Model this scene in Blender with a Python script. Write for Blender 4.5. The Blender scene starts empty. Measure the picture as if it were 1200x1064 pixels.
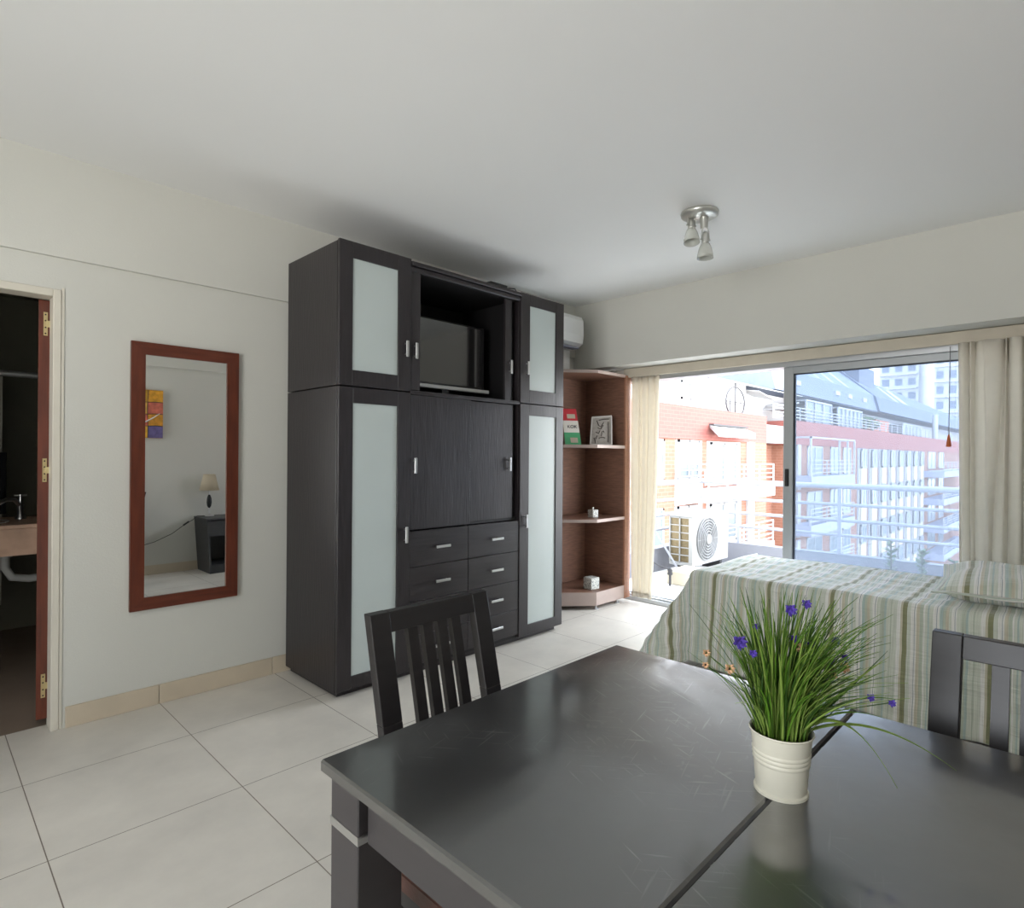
import bpy, math, random
from mathutils import Vector, Matrix
R = random.Random(7)
PI = math.pi
scene = bpy.context.scene
COL = scene.collection
ORIG = {}

# ------------------------------------------------------------------ materials
def srgb(r, g, b):
    def c(v):
        v /= 255.0
        return v / 12.92 if v <= 0.04045 else ((v + 0.055) / 1.055) ** 2.4
    return (c(r), c(g), c(b), 1)

class NT:
    def __init__(s, m):
        s.t = m.node_tree; s.n = s.t.nodes; s.l = s.t.links
        s.b = s.n['Principled BSDF']
    def add(s, kind, **kw):
        n = s.n.new(kind)
        for k, v in kw.items():
            if k in n.inputs: n.inputs[k].default_value = v
            else: setattr(n, k, v)
        return n
    def link(s, a, ao, b, bi): s.l.new(a.outputs[ao], b.inputs[bi])

def mat(name, col, rough=0.6, metal=0.0, var=0.0, vscale=8.0, stretch=(1, 1, 1), bump=0.0, bscale=40.0,
        spec=0.5, trans=0.0, coat=0.0, rvar=0.0, alpha=1.0):
    m = bpy.data.materials.new(name); m.use_nodes = True
    t = NT(m); b = t.b
    b.inputs['Base Color'].default_value = col
    b.inputs['Roughness'].default_value = rough
    b.inputs['Metallic'].default_value = metal
    b.inputs['Specular IOR Level'].default_value = spec
    b.inputs['Transmission Weight'].default_value = trans
    b.inputs['Coat Weight'].default_value = coat
    if var or bump or rvar:
        tc = t.add('ShaderNodeTexCoord'); mp = t.add('ShaderNodeMapping')
        mp.inputs['Scale'].default_value = stretch
        t.link(tc, 'Object', mp, 'Vector')
    if var or rvar:
        nz = t.add('ShaderNodeTexNoise', Scale=vscale, Detail=5.0)
        t.link(mp, 'Vector', nz, 'Vector')
    if var:
        rp = t.add('ShaderNodeValToRGB')
        rp.color_ramp.elements[0].position = 0.3; rp.color_ramp.elements[1].position = 0.7
        rp.color_ramp.elements[0].color = tuple(max(0, c * (1 - var)) for c in col[:3]) + (1,)
        rp.color_ramp.elements[1].color = tuple(min(1, c * (1 + var)) for c in col[:3]) + (1,)
        t.link(nz, 'Fac', rp, 'Fac'); t.link(rp, 'Color', b, 'Base Color')
    if rvar:
        mr = t.add('ShaderNodeMapRange')
        mr.inputs['From Min'].default_value = 0.3; mr.inputs['From Max'].default_value = 0.7
        mr.inputs['To Min'].default_value = max(0.02, rough - rvar); mr.inputs['To Max'].default_value = rough + rvar
        t.link(nz, 'Fac', mr, 'Value'); t.link(mr, 'Result', b, 'Roughness')
    if bump:
        n2 = t.add('ShaderNodeTexNoise', Scale=bscale, Detail=4.0)
        t.link(mp, 'Vector', n2, 'Vector')
        bp = t.add('ShaderNodeBump', Strength=bump, Distance=0.01)
        t.link(n2, 'Fac', bp, 'Height'); t.link(bp, 'Normal', b, 'Normal')
    return m

def stripes_mat(name, rough=0.9):
    """striped cotton: bands run across the cloth, pattern coordinate is the UV v"""
    m = bpy.data.materials.new(name); m.use_nodes = True
    t = NT(m); b = t.b
    b.inputs['Roughness'].default_value = rough
    b.inputs['Sheen Weight'].default_value = 0.5
    uv = t.add('ShaderNodeUVMap'); sep = t.add('ShaderNodeSeparateXYZ'); t.link(uv, 'UV', sep, 'Vector')
    wob = t.add('ShaderNodeTexNoise', Scale=3.0, Detail=2.0); t.link(uv, 'UV', wob, 'Vector')
    wm = t.add('ShaderNodeMath', operation='MULTIPLY_ADD'); wm.inputs[1].default_value = 0.02; t.link(wob, 'Fac', wm, 0); t.link(sep, 'Y', wm, 2)
    fr = t.add('ShaderNodeMath', operation='MULTIPLY'); fr.inputs[1].default_value = 1 / 0.322; t.link(wm, 'Value', fr, 0)
    f2 = t.add('ShaderNodeMath', operation='FRACT'); t.link(fr, 'Value', f2, 0)
    rp = t.add('ShaderNodeValToRGB'); cr = rp.color_ramp; cr.interpolation = 'CONSTANT'
    W = srgb(243, 242, 236); S = srgb(198, 206, 188); G = srgb(220, 224, 210); O = srgb(146, 147, 112); T = srgb(186, 204, 197)
    N = srgb(166, 172, 174); C = srgb(214, 208, 186); D = srgb(146, 156, 164)
    seq = [(0, O), (.055, C), (.085, W), (.13, G), (.2, S), (.215, G), (.27, T), (.30, S), (.35, G), (.40, W), (.415, N), (.425, W), (.46, G),
           (.49, C), (.53, S), (.56, T), (.60, W), (.63, D), (.64, W), (.68, G), (.73, T), (.75, G), (.78, W), (.80, S), (.84, C), (.88, W), (.90, N), (.91, W), (.95, G)]
    cr.elements[0].position = 0; cr.elements[0].color = seq[0][1]
    cr.elements[1].position = seq[1][0]; cr.elements[1].color = seq[1][1]
    for p, c in seq[2:]:
        e = cr.elements.new(p); e.color = c
    t.link(f2, 'Value', rp, 'Fac')
    # fine woven slub
    mp = t.add('ShaderNodeMapping'); mp.inputs['Scale'].default_value = (4, 260, 1); t.link(uv, 'UV', mp, 'Vector')
    sl = t.add('ShaderNodeTexNoise', Scale=1.0, Detail=3.0); t.link(mp, 'Vector', sl, 'Vector')
    mx = t.add('ShaderNodeMixRGB', blend_type='MULTIPLY'); mx.inputs['Fac'].default_value = 0.55
    r2 = t.add('ShaderNodeValToRGB'); r2.color_ramp.elements[0].position = .35; r2.color_ramp.elements[0].color = (.62, .64, .6, 1)
    r2.color_ramp.elements[1].position = .55
    t.link(sl, 'Fac', r2, 'Fac'); t.link(rp, 'Color', mx, 'Color1'); t.link(r2, 'Color', mx, 'Color2'); t.link(mx, 'Color', b, 'Base Color')
    # quilting puckers run along the bed
    mp2 = t.add('ShaderNodeMapping'); mp2.inputs['Scale'].default_value = (34, 3.2, 1); t.link(uv, 'UV', mp2, 'Vector')
    q = t.add('ShaderNodeTexNoise', Scale=1.6, Detail=4.0, Distortion=0.5); t.link(mp2, 'Vector', q, 'Vector')
    bp = t.add('ShaderNodeBump', Strength=0.75, Distance=0.012); t.link(q, 'Fac', bp, 'Height'); t.link(bp, 'Normal', b, 'Normal')
    return m

def brick_mat(name, c1, c2, mortar, scale=1.0):
    m = bpy.data.materials.new(name); m.use_nodes = True
    t = NT(m); t.b.inputs['Roughness'].default_value = 0.85
    tc = t.add('ShaderNodeTexCoord'); sp = t.add('ShaderNodeSeparateXYZ'); cb = t.add('ShaderNodeCombineXYZ'); ad = t.add('ShaderNodeMath', operation='ADD')
    t.link(tc, 'Object', sp, 'Vector'); t.link(sp, 'X', ad, 0); t.link(sp, 'Y', ad, 1); t.link(ad, 'Value', cb, 'X'); t.link(sp, 'Z', cb, 'Y')
    br = t.add('ShaderNodeTexBrick', Color1=c1, Color2=c2, Mortar=mortar)
    br.inputs['Scale'].default_value = 1.0; br.inputs['Mortar Size'].default_value = 0.012
    br.inputs['Brick Width'].default_value = 0.5 * scale; br.inputs['Row Height'].default_value = 0.16 * scale
    t.link(cb, 'Vector', br, 'Vector'); t.link(br, 'Color', t.b, 'Base Color')
    return m

def tile_floor_mat(name, base, joint, x0, y0, s):
    m = bpy.data.materials.new(name); m.use_nodes = True
    t = NT(m); b = t.b
    tc = t.add('ShaderNodeTexCoord'); sp = t.add('ShaderNodeSeparateXYZ'); t.link(tc, 'Object', sp, 'Vector')
    ds = []
    for ax, o in (('X', x0), ('Y', y0)):
        a = t.add('ShaderNodeMath', operation='SUBTRACT'); a.inputs[1].default_value = o - s * 20; t.link(sp, ax, a, 0)
        d = t.add('ShaderNodeMath', operation='DIVIDE'); d.inputs[1].default_value = s; t.link(a, 'Value', d, 0)
        f = t.add('ShaderNodeMath', operation='FRACT'); t.link(d, 'Value', f, 0)
        c = t.add('ShaderNodeMath', operation='SUBTRACT'); c.inputs[1].default_value = 0.5; t.link(f, 'Value', c, 0)
        e = t.add('ShaderNodeMath', operation='ABSOLUTE'); t.link(c, 'Value', e, 0); ds.append(e)
    mxn = t.add('ShaderNodeMath', operation='MAXIMUM'); t.link(ds[0], 'Value', mxn, 0); t.link(ds[1], 'Value', mxn, 1)
    gt = t.add('ShaderNodeMath', operation='GREATER_THAN'); gt.inputs[1].default_value = 0.5 - 0.0028; t.link(mxn, 'Value', gt, 0)
    nz = t.add('ShaderNodeTexNoise', Scale=2.2, Detail=8.0, Roughness=0.62); t.link(tc, 'Object', nz, 'Vector')
    rp = t.add('ShaderNodeValToRGB')
    rp.color_ramp.elements[0].position = .3; rp.color_ramp.elements[0].color = tuple(c * .86 for c in base[:3]) + (1,)
    rp.color_ramp.elements[1].position = .7; rp.color_ramp.elements[1].color = tuple(min(1, c * 1.08) for c in base[:3]) + (1,)
    t.link(nz, 'Fac', rp, 'Fac')
    mx = t.add('ShaderNodeMixRGB'); mx.inputs['Color2'].default_value = joint
    t.link(gt, 'Value', mx, 'Fac'); t.link(rp, 'Color', mx, 'Color1'); t.link(mx, 'Color', b, 'Base Color')
    b.inputs['Roughness'].default_value = 0.42; b.inputs['Specular IOR Level'].default_value = 0.4
    bp = t.add('ShaderNodeBump', Strength=0.4, Distance=0.002, invert=True); t.link(gt, 'Value', bp, 'Height'); t.link(bp, 'Normal', b, 'Normal')
    return m

def table_mat(name):
    """black lacquer with worn, scuffed areas and fine scratches"""
    m = bpy.data.materials.new(name); m.use_nodes = True
    t = NT(m); b = t.b
    tc = t.add('ShaderNodeTexCoord')
    nz = t.add('ShaderNodeTexNoise', Scale=5.0, Detail=6.0, Roughness=.6); t.link(tc, 'Object', nz, 'Vector')
    mr = t.add('ShaderNodeMapRange'); mr.inputs['From Min'].default_value = .35; mr.inputs['From Max'].default_value = .7
    mr.inputs['To Min'].default_value = .30; mr.inputs['To Max'].default_value = .44
    t.link(nz, 'Fac', mr, 'Value'); t.link(mr, 'Result', b, 'Roughness')
    # scratches: two stretched noises thresholded
    sc = []
    for k, (rot, sx, sy) in enumerate([(0.25, 8, 170), (-0.9, 12, 210), (1.2, 10, 180)]):
        mp = t.add('ShaderNodeMapping', vector_type='TEXTURE'); mp.inputs['Rotation'].default_value = (0, 0, rot); mp.inputs['Scale'].default_value = (1 / sx, 1 / sy, 1)
        mp.inputs['Location'].default_value = (k * 3.1, k * 1.7, 0)
        t.link(tc, 'Object', mp, 'Vector')
        n = t.add('ShaderNodeTexNoise', Scale=1.0, Detail=1.0); t.link(mp, 'Vector', n, 'Vector')
        g = t.add('ShaderNodeMapRange'); g.inputs['From Min'].default_value = .68; g.inputs['From Max'].default_value = .78; t.link(n, 'Fac', g, 'Value'); sc.append(g)
    a1 = t.add('ShaderNodeMath', operation='MAXIMUM'); t.link(sc[0], 'Result', a1, 0); t.link(sc[1], 'Result', a1, 1)
    a2 = t.add('ShaderNodeMath', operation='MAXIMUM'); t.link(a1, 'Value', a2, 0); t.link(sc[2], 'Result', a2, 1)
    big = t.add('ShaderNodeTexNoise', Scale=2.6, Detail=3.0); t.link(tc, 'Object', big, 'Vector')
    bg = t.add('ShaderNodeMapRange'); bg.inputs['From Min'].default_value = .54; bg.inputs['From Max'].default_value = .66; t.link(big, 'Fac', bg, 'Value')
    # wear is heaviest around the bucket's usual place
    ds = t.add('ShaderNodeVectorMath', operation='DISTANCE'); ds.inputs[1].default_value = (.09, .2, .75); t.link(tc, 'Object', ds, 0)
    dm = t.add('ShaderNodeMapRange'); dm.inputs['From Min'].default_value = .30; dm.inputs['From Max'].default_value = .08; t.link(ds, 'Value', dm, 'Value')
    d2 = t.add('ShaderNodeVectorMath', operation='DISTANCE'); d2.inputs[1].default_value = (.33, .42, .75); t.link(tc, 'Object', d2, 0)
    dn2 = t.add('ShaderNodeMapRange'); dn2.inputs['From Min'].default_value = .28; dn2.inputs['From Max'].default_value = .1; t.link(d2, 'Value', dn2, 'Value')
    dx = t.add('ShaderNodeMath', operation='MAXIMUM'); t.link(dm, 'Result', dx, 0); t.link(dn2, 'Result', dx, 1)
    wn = t.add('ShaderNodeTexNoise', Scale=22.0, Detail=5.0, Distortion=2.2); t.link(tc, 'Object', wn, 'Vector')
    wr = t.add('ShaderNodeMapRange'); wr.inputs['From Min'].default_value = .60; wr.inputs['From Max'].default_value = .72; t.link(wn, 'Fac', wr, 'Value')
    wx = t.add('ShaderNodeMath', operation='MULTIPLY'); wx.inputs[1].default_value = .45; t.link(wr, 'Result', wx, 0)
    sx2 = t.add('ShaderNodeMath', operation='MAXIMUM'); t.link(a2, 'Value', sx2, 0); t.link(wx, 'Value', sx2, 1)
    ux = t.add('ShaderNodeMath', operation='MULTIPLY'); t.link(sx2, 'Value', ux, 0); t.link(dx, 'Value', ux, 1)
    mu0 = t.add('ShaderNodeMath', operation='MULTIPLY'); t.link(a2, 'Value', mu0, 0); t.link(bg, 'Result', mu0, 1)
    mu = t.add('ShaderNodeMath', operation='MAXIMUM'); t.link(mu0, 'Value', mu, 0); t.link(ux, 'Value', mu, 1)
    mx = t.add('ShaderNodeMixRGB'); mx.inputs['Color1'].default_value = (.0075, .0072, .0078, 1); mx.inputs['Color2'].default_value = (.13, .127, .127, 1)
    t.link(mu, 'Value', mx, 'Fac'); t.link(mx, 'Color', b, 'Base Color')
    b.inputs['Specular IOR Level'].default_value = 0.5; b.inputs['IOR'].default_value = 1.95; b.inputs['Coat Weight'].default_value = 1.0; b.inputs['Coat IOR'].default_value = 2.1
    sm = t.add('ShaderNodeTexNoise', Scale=3.4, Detail=7.0, Roughness=.65, Distortion=.8); t.link(tc, 'Object', sm, 'Vector')
    sr = t.add('ShaderNodeMapRange'); sr.inputs['From Min'].default_value = .42; sr.inputs['From Max'].default_value = .68; sr.inputs['To Min'].default_value = .05; sr.inputs['To Max'].default_value = .24
    t.link(sm, 'Fac', sr, 'Value'); t.link(sr, 'Result', b, 'Coat Roughness')
    n3 = t.add('ShaderNodeTexNoise', Scale=14.0, Detail=2.0); t.link(tc, 'Object', n3, 'Vector')
    bp = t.add('ShaderNodeBump', Strength=.05, Distance=.01); t.link(n3, 'Fac', bp, 'Height'); t.link(bp, 'Normal', b, 'Normal')
    return m

def pane_mat(name, tint, refl=1.0, veil=0):
    m = bpy.data.materials.new(name); m.use_nodes = True
    t = m.node_tree; t.nodes.clear()
    o = t.nodes.new('ShaderNodeOutputMaterial'); mx = t.nodes.new('ShaderNodeMixShader'); tr = t.nodes.new('ShaderNodeBsdfTransparent')
    gl = t.nodes.new('ShaderNodeBsdfGlossy'); fr = t.nodes.new('ShaderNodeFresnel'); fr.inputs['IOR'].default_value = 1.6
    tr.inputs['Color'].default_value = tint; gl.inputs['Roughness'].default_value = 0.01; gl.inputs['Color'].default_value = (refl, refl, refl, 1)
    if veil:
        df_ = t.nodes.new('ShaderNodeBsdfTranslucent'); df_.inputs['Color'].default_value = (.88, .93, 1, 1); m2 = t.nodes.new('ShaderNodeMixShader'); m2.inputs[0].default_value = veil
        t.links.new(tr.outputs[0], m2.inputs[1]); t.links.new(df_.outputs[0], m2.inputs[2]); t.links.new(m2.outputs[0], mx.inputs[1])
    else: t.links.new(tr.outputs[0], mx.inputs[1])
    t.links.new(fr.outputs[0], mx.inputs[0]); t.links.new(gl.outputs[0], mx.inputs[2]); t.links.new(mx.outputs[0], o.inputs[0])
    return m

M = {}
M['wall'] = mat('wall_paint', srgb(206, 205, 197), .85, var=.02, vscale=1.5, bump=.08, bscale=120)
M['ceiling'] = mat('ceiling_paint', srgb(240, 240, 238), .9, var=.01, vscale=1.0)
M['floor'] = tile_floor_mat('porcelain_tiles', srgb(220, 214, 204), srgb(124, 112, 100), 0.3126, 2.3357, 0.596)
M['bathfloor'] = mat('bathroom_floor_tile', srgb(140, 124, 110), .5, var=.12, vscale=3)
M['base'] = mat('baseboard_tile', srgb(198, 184, 162), .5, var=.06, vscale=6)
M['grout'] = mat('grout', srgb(120, 106, 90), .8)
M['frame_white'] = mat('painted_metal', srgb(214, 208, 194), .5, var=.03)
M['black_wood'] = mat('black_brown_wood', srgb(40, 35, 37), .34, var=.22, vscale=6, stretch=(14, 14, 1), bump=.12, bscale=9, rvar=.06, spec=.5)
M['black_wood_h'] = mat('black_brown_wood_cross', srgb(40, 35, 37), .34, var=.22, vscale=6, stretch=(1, 14, 14), bump=.12, bscale=9, rvar=.06, spec=.5)
M['black_in'] = mat('cabinet_interior', srgb(12, 10, 12), .6)
M['gap'] = mat('dark_gap', srgb(12, 11, 12), .8)
M['frost'] = mat('frosted_glass', srgb(188, 197, 194), .32, spec=.6, var=.03, vscale=2)
M['chrome'] = mat('brushed_steel', srgb(205, 205, 205), .28, 1.0)
M['steel_white'] = mat('satin_aluminium', srgb(190, 192, 194), .4, 0.6)
M['mahogany'] = mat('mahogany', srgb(94, 43, 26), .38, var=.28, vscale=5, stretch=(9, 9, 1), bump=.05, spec=.5)
M['mahogany_h'] = mat('mahogany_cross', srgb(94, 43, 26), .38, var=.28, vscale=5, stretch=(1, 9, 9), bump=.05)
M['mirror'] = mat('mirror_silver', (.93, .94, .93, 1), .0, 1.0)
M['brass'] = mat('brass', srgb(222, 204, 156), .3, 1.0)
M['black_hole'] = mat('screw_hole', srgb(30, 25, 20), .7)
M['shelf'] = mat('shelf_walnut', srgb(126, 92, 76), .4, var=.22, vscale=6, stretch=(2, 2, 16), bump=.06)
M['shelf_edge'] = mat('shelf_edging', srgb(176, 158, 150), .45, var=.06)
M['curtain'] = mat('cream_curtain_cloth', srgb(240, 234, 221), .95, var=.03, vscale=20, bump=.1, bscale=400)
M['pelmet'] = mat('beige_pelmet_cloth', srgb(202, 193, 176), .9, var=.04, vscale=10)
M['alu'] = mat('aluminium_frame', srgb(176, 179, 180), .45, 0.35, var=.03)
M['gasket'] = mat('rubber_gasket', srgb(45, 52, 62), .6)
M['black'] = mat('black_plastic', srgb(18, 18, 20), .4)
M['black_gloss'] = mat('screen_glass', srgb(30, 28, 30), .16, spec=1.0, coat=1.0)
M['silver'] = mat('silver_plastic', srgb(196, 196, 194), .45)
M['white_plastic'] = mat('white_plastic', srgb(232, 232, 230), .4)
M['white_metal'] = mat('white_enamel', srgb(146, 146, 144), .5)
M['fin'] = mat('condenser_fins', srgb(112, 98, 70), .5, .3, var=.15, vscale=60)
M['grey_wall'] = mat('grey_render', srgb(118, 118, 124), .8, var=.05, vscale=4)
M['guard'] = mat('guard_grey', srgb(120, 120, 120), .5)
M['rail'] = mat('white_railing', srgb(146, 148, 156), .4)
M['cloth'] = stripes_mat('striped_bedspread')
M['mattress'] = mat('mattress_ticking', srgb(225, 225, 220), .9)
M['bedwood'] = mat('bed_base_wood', srgb(70, 55, 48), .6, var=.2)
M['table'] = table_mat('black_lacquer')
M['table_leg'] = mat('black_satin_wood', srgb(62, 58, 59), .38, var=.06, vscale=5, stretch=(1, 1, 8))
M['chair_wood'] = mat('dark_chair_wood', srgb(40, 37, 38), .36, var=.15, vscale=6, stretch=(1, 1, 10))
M['seat'] = mat('brown_leatherette', srgb(96, 58, 48), .4, var=.15, bump=.1, bscale=80)
M['pot'] = mat('cream_enamel_tin', srgb(218, 214, 198), .38, var=.03, vscale=10)
M['soil'] = mat('dark_soil', srgb(50, 42, 26), .95, bump=.5, bscale=90)
M['leaf'] = mat('grass_blade', srgb(98, 142, 42), .5, var=.3, vscale=14)
M['leaf_dark'] = mat('grass_blade_dark', srgb(62, 98, 34), .5, var=.3, vscale=14)
M['leaf_pale'] = mat('grass_blade_pale', srgb(150, 178, 84), .5, var=.2, vscale=14)
M['violet'] = mat('violet_petals', srgb(88, 66, 168), .8, var=.2, vscale=30)
M['peach'] = mat('peach_petals', srgb(222, 178, 140), .8, var=.15, vscale=30)
M['lamp_glass'] = mat('frosted_lamp_glass', srgb(206, 208, 200), .25, spec=.6, trans=.25)
M['lamp_body'] = mat('satin_nickel', srgb(196, 196, 190), .35, .7)
M['shade'] = mat('linen_shade', srgb(216, 204, 180), .9)
M['night'] = mat('charcoal_wood', srgb(58, 58, 60), .45, var=.1, stretch=(1, 1, 8))
M['marble'] = mat('beige_marble', srgb(176, 146, 124), .3, var=.2, vscale=9)
M['pvc'] = mat('grey_pvc', srgb(176, 176, 172), .45)
M['bathwall'] = mat('bathroom_tile', srgb(122, 120, 104), .4, var=.05)
M['towel'] = mat('black_towel', srgb(14, 14, 20), .95)
M['shower_curtain'] = mat('shower_curtain', srgb(190, 188, 180), .8)
M['cord'] = mat('orange_tassel', srgb(190, 96, 48), .5)
M['cord_line'] = mat('cord_grey', srgb(120, 120, 124), .6)
M['brick_low'] = brick_mat('orange_brick', srgb(136, 94, 76), srgb(130, 87, 70), srgb(146, 112, 98))
M['brick_band'] = brick_mat('red_brick', srgb(138, 80, 72), srgb(133, 76, 69), srgb(146, 92, 84))
M['ext_white'] = mat('white_render', srgb(164, 164, 166), .85)
M['ext_cream'] = mat('cream_render', srgb(184, 174, 154), .85)
M['ext_lav'] = mat('pale_grey_render', srgb(150, 152, 168), .85)
M['balcony_tile'] = mat('balcony_tile', srgb(214, 212, 208), .7, var=.03)
M['slate'] = mat('slate_roof', srgb(96, 104, 118), .7, var=.08, vscale=1.5)
M['slate_dark'] = mat('slate_roof_dark', srgb(80, 88, 104), .7, var=.08, vscale=1.5)
M['ext_glass'] = mat('facade_glass', srgb(84, 96, 104), .3, spec=.35)
M['shutter'] = mat('roller_shutter', srgb(150, 150, 152), .7)
M['ext_dark'] = mat('dark_metal', srgb(50, 48, 50), .6)
M['ground'] = mat('courtyard_paving', srgb(128, 128, 124), .9, var=.1, vscale=.6)
M['foliage'] = mat('plant_leaves', srgb(78, 100, 66), .7, var=.3, vscale=3)
M['terracotta'] = mat('terracotta', srgb(190, 110, 78), .8)
M['pane'] = pane_mat('tinted_pane', (.58, .64, .72, 1), veil=.06)
M['pane_clear'] = pane_mat('clear_pane', (.92, .95, .95, 1))

def translucent(m, f):
    t = m.node_tree; out = [n for n in t.nodes if n.type == 'OUTPUT_MATERIAL'][0]; b = t.nodes['Principled BSDF']
    tl = t.nodes.new('ShaderNodeBsdfTranslucent'); tl.inputs['Color'].default_value = b.inputs['Base Color'].default_value
    mx = t.nodes.new('ShaderNodeMixShader'); mx.inputs[0].default_value = f
    t.links.new(b.outputs[0], mx.inputs[1]); t.links.new(tl.outputs[0], mx.inputs[2]); t.links.new(mx.outputs[0], out.inputs['Surface'])
translucent(M['curtain'], .33); translucent(M['leaf'], .3); translucent(M['leaf_pale'], .35); translucent(M['leaf_dark'], .2); translucent(M['shade'], .4)

# ------------------------------------------------------------------ mesh builder
class MB:
    def __init__(s): s.v = []; s.f = []; s.m = []; s.uv = None; s.smooth = []
    def _add(s, vs, fs, mi=0, sm=False):
        o = len(s.v); s.v += [Vector(v) for v in vs]
        for f in fs: s.f.append(tuple(i + o for i in f)); s.m.append(mi); s.smooth.append(sm)
    def box(s, x0, y0, z0, x1, y1, z1, mi=0, c=0.0):
        if x0 > x1: x0, x1 = x1, x0
        if y0 > y1: y0, y1 = y1, y0
        if z0 > z1: z0, z1 = z1, z0
        c = min(c, (x1 - x0) / 2.2, (y1 - y0) / 2.2, (z1 - z0) / 2.2)
        if c <= 0:
            vs = [(x, y, z) for x in (x0, x1) for y in (y0, y1) for z in (z0, z1)]
            s._add(vs, [(0, 1, 3, 2), (4, 6, 7, 5), (0, 4, 5, 1), (2, 3, 7, 6), (0, 2, 6, 4), (1, 5, 7, 3)], mi)
        else:
            # chamfered box: 24 verts
            import itertools
            idx = {}; vs = []
            X = (x0, x1); Y = (y0, y1); Z = (z0, z1)
            sg = (1, -1)
            for a, b_, c_ in itertools.product((0, 1), repeat=3):
                for ax in range(3):
                    p = [X[a] + sg[a] * c, Y[b_] + sg[b_] * c, Z[c_] + sg[c_] * c]
                    p[ax] = (X, Y, Z)[ax][(a, b_, c_)[ax]]
                    idx[(a, b_, c_, ax)] = len(vs); vs.append(tuple(p))
            fs = []
            for a in (0, 1):
                q = [(a, 0, 0), (a, 1, 0), (a, 1, 1), (a, 0, 1)]
                fs.append([idx[k + (0,)] for k in (q if a else q[::-1])])
                q = [(0, a, 0), (0, a, 1), (1, a, 1), (1, a, 0)]
                fs.append([idx[k + (1,)] for k in (q if a else q[::-1])])
                q = [(0, 0, a), (1, 0, a), (1, 1, a), (0, 1, a)]
                fs.append([idx[k + (2,)] for k in (q if a else q[::-1])])
            for ax in range(3):
                o1, o2 = [k for k in range(3) if k != ax]
                for u in (0, 1):
                    for w in (0, 1):
                        k0 = [0, 0, 0]; k0[o1] = u; k0[o2] = w; k1 = list(k0); k1[ax] = 1
                        fs.append([idx[tuple(k0) + (o1,)], idx[tuple(k0) + (o2,)], idx[tuple(k1) + (o2,)], idx[tuple(k1) + (o1,)]])
            for k in itertools.product((0, 1), repeat=3):
                fs.append([idx[k + (0,)], idx[k + (1,)], idx[k + (2,)]])
            s._add(vs, fs, mi)
        return s
    def hexa(s, bot, top, mi=0):
        s._add(list(bot) + list(top), [(3, 2, 1, 0), (4, 5, 6, 7), (0, 1, 5, 4), (1, 2, 6, 5), (2, 3, 7, 6), (3, 0, 4, 7)], mi); return s
    def bar(s, p, q, w, h, up=(0, 0, 1), mi=0):
        p = Vector(p); q = Vector(q); d = (q - p).normalized(); u = Vector(up)
        sd = d.cross(u).normalized() * w / 2; uu = sd.cross(d).normalized() * h / 2
        return s.hexa([p - sd - uu, p + sd - uu, p + sd + uu, p - sd + uu], [q - sd - uu, q + sd - uu, q + sd + uu, q - sd + uu], mi)
    def cyl(s, p, q, r0, r1=None, n=20, mi=0, cap=True):
        r1 = r0 if r1 is None else r1
        p = Vector(p); q = Vector(q); d = (q - p).normalized()
        a = d.orthogonal().normalized(); b = d.cross(a)
        vs = []
        for c, r in ((p, r0), (q, r1)):
            for i in range(n):
                t = 2 * PI * i / n; vs.append(c + a * math.cos(t) * r + b * math.sin(t) * r)
        s._add(vs, [(i, (i + 1) % n, n + (i + 1) % n, n + i) for i in range(n)], mi, True)
        if cap: s._add(vs, [tuple(range(n - 1, -1, -1)), tuple(range(n, 2 * n))], mi)
        return s
    def lathe(s, prof, c=(0, 0, 0), n=32, mi=0, axis=None, sharp=False):
        if sharp:
            for k in range(len(prof) - 1): s.lathe(prof[k:k + 2], c, n, mi, axis)
            return s
        c = Vector(c); Q = Matrix.Identity(3)
        if axis is not None: Q = Vector((0, 0, 1)).rotation_difference(Vector(axis)).to_matrix()
        vs = []
        for r, z in prof:
            for i in range(n):
                t = 2 * PI * i / n; vs.append(c + Q @ Vector((r * math.cos(t), r * math.sin(t), z)))
        fs = [(k * n + i, k * n + (i + 1) % n, (k + 1) * n + (i + 1) % n, (k + 1) * n + i) for k in range(len(prof) - 1) for i in range(n)]
        s._add(vs, fs, mi, True); return s
    def tube(s, pts, r, n=8, mi=0):
        pts = [Vector(p) for p in pts]; rs = r if isinstance(r, (list, tuple)) else [r] * len(pts)
        vs = []; a = None
        for i, p in enumerate(pts):
            d = (pts[min(i + 1, len(pts) - 1)] - pts[max(i - 1, 0)]).normalized()
            a = d.orthogonal().normalized() if a is None else (a - d * a.dot(d)).normalized()
            b = d.cross(a)
            for k in range(n):
                t = 2 * PI * k / n; vs.append(p + (a * math.cos(t) + b * math.sin(t)) * rs[i])
        fs = [(i * n + k, i * n + (k + 1) % n, (i + 1) * n + (k + 1) % n, (i + 1) * n + k) for i in range(len(pts) - 1) for k in range(n)]
        s._add(vs, fs, mi, True)
        s._add(vs, [tuple(range(n - 1, -1, -1)), tuple(range((len(pts) - 1) * n, len(pts) * n))], mi)
        return s
    def grid(s, fn, nu, nv, mi=0, uvfn=None):
        vs = [fn(i / nu, j / nv) for i in range(nu + 1) for j in range(nv + 1)]
        w = nv + 1
        if uvfn:
            if s.uv is None: s.uv = {}
            o = len(s.v)
            k = o
            for i in range(nu + 1):
                for j in range(nv + 1): s.uv[k] = uvfn(i / nu, j / nv); k += 1
        s._add(vs, [(i * w + j, (i + 1) * w + j, (i + 1) * w + j + 1, i * w + j + 1) for i in range(nu) for j in range(nv)], mi, True)
        return s
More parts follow.
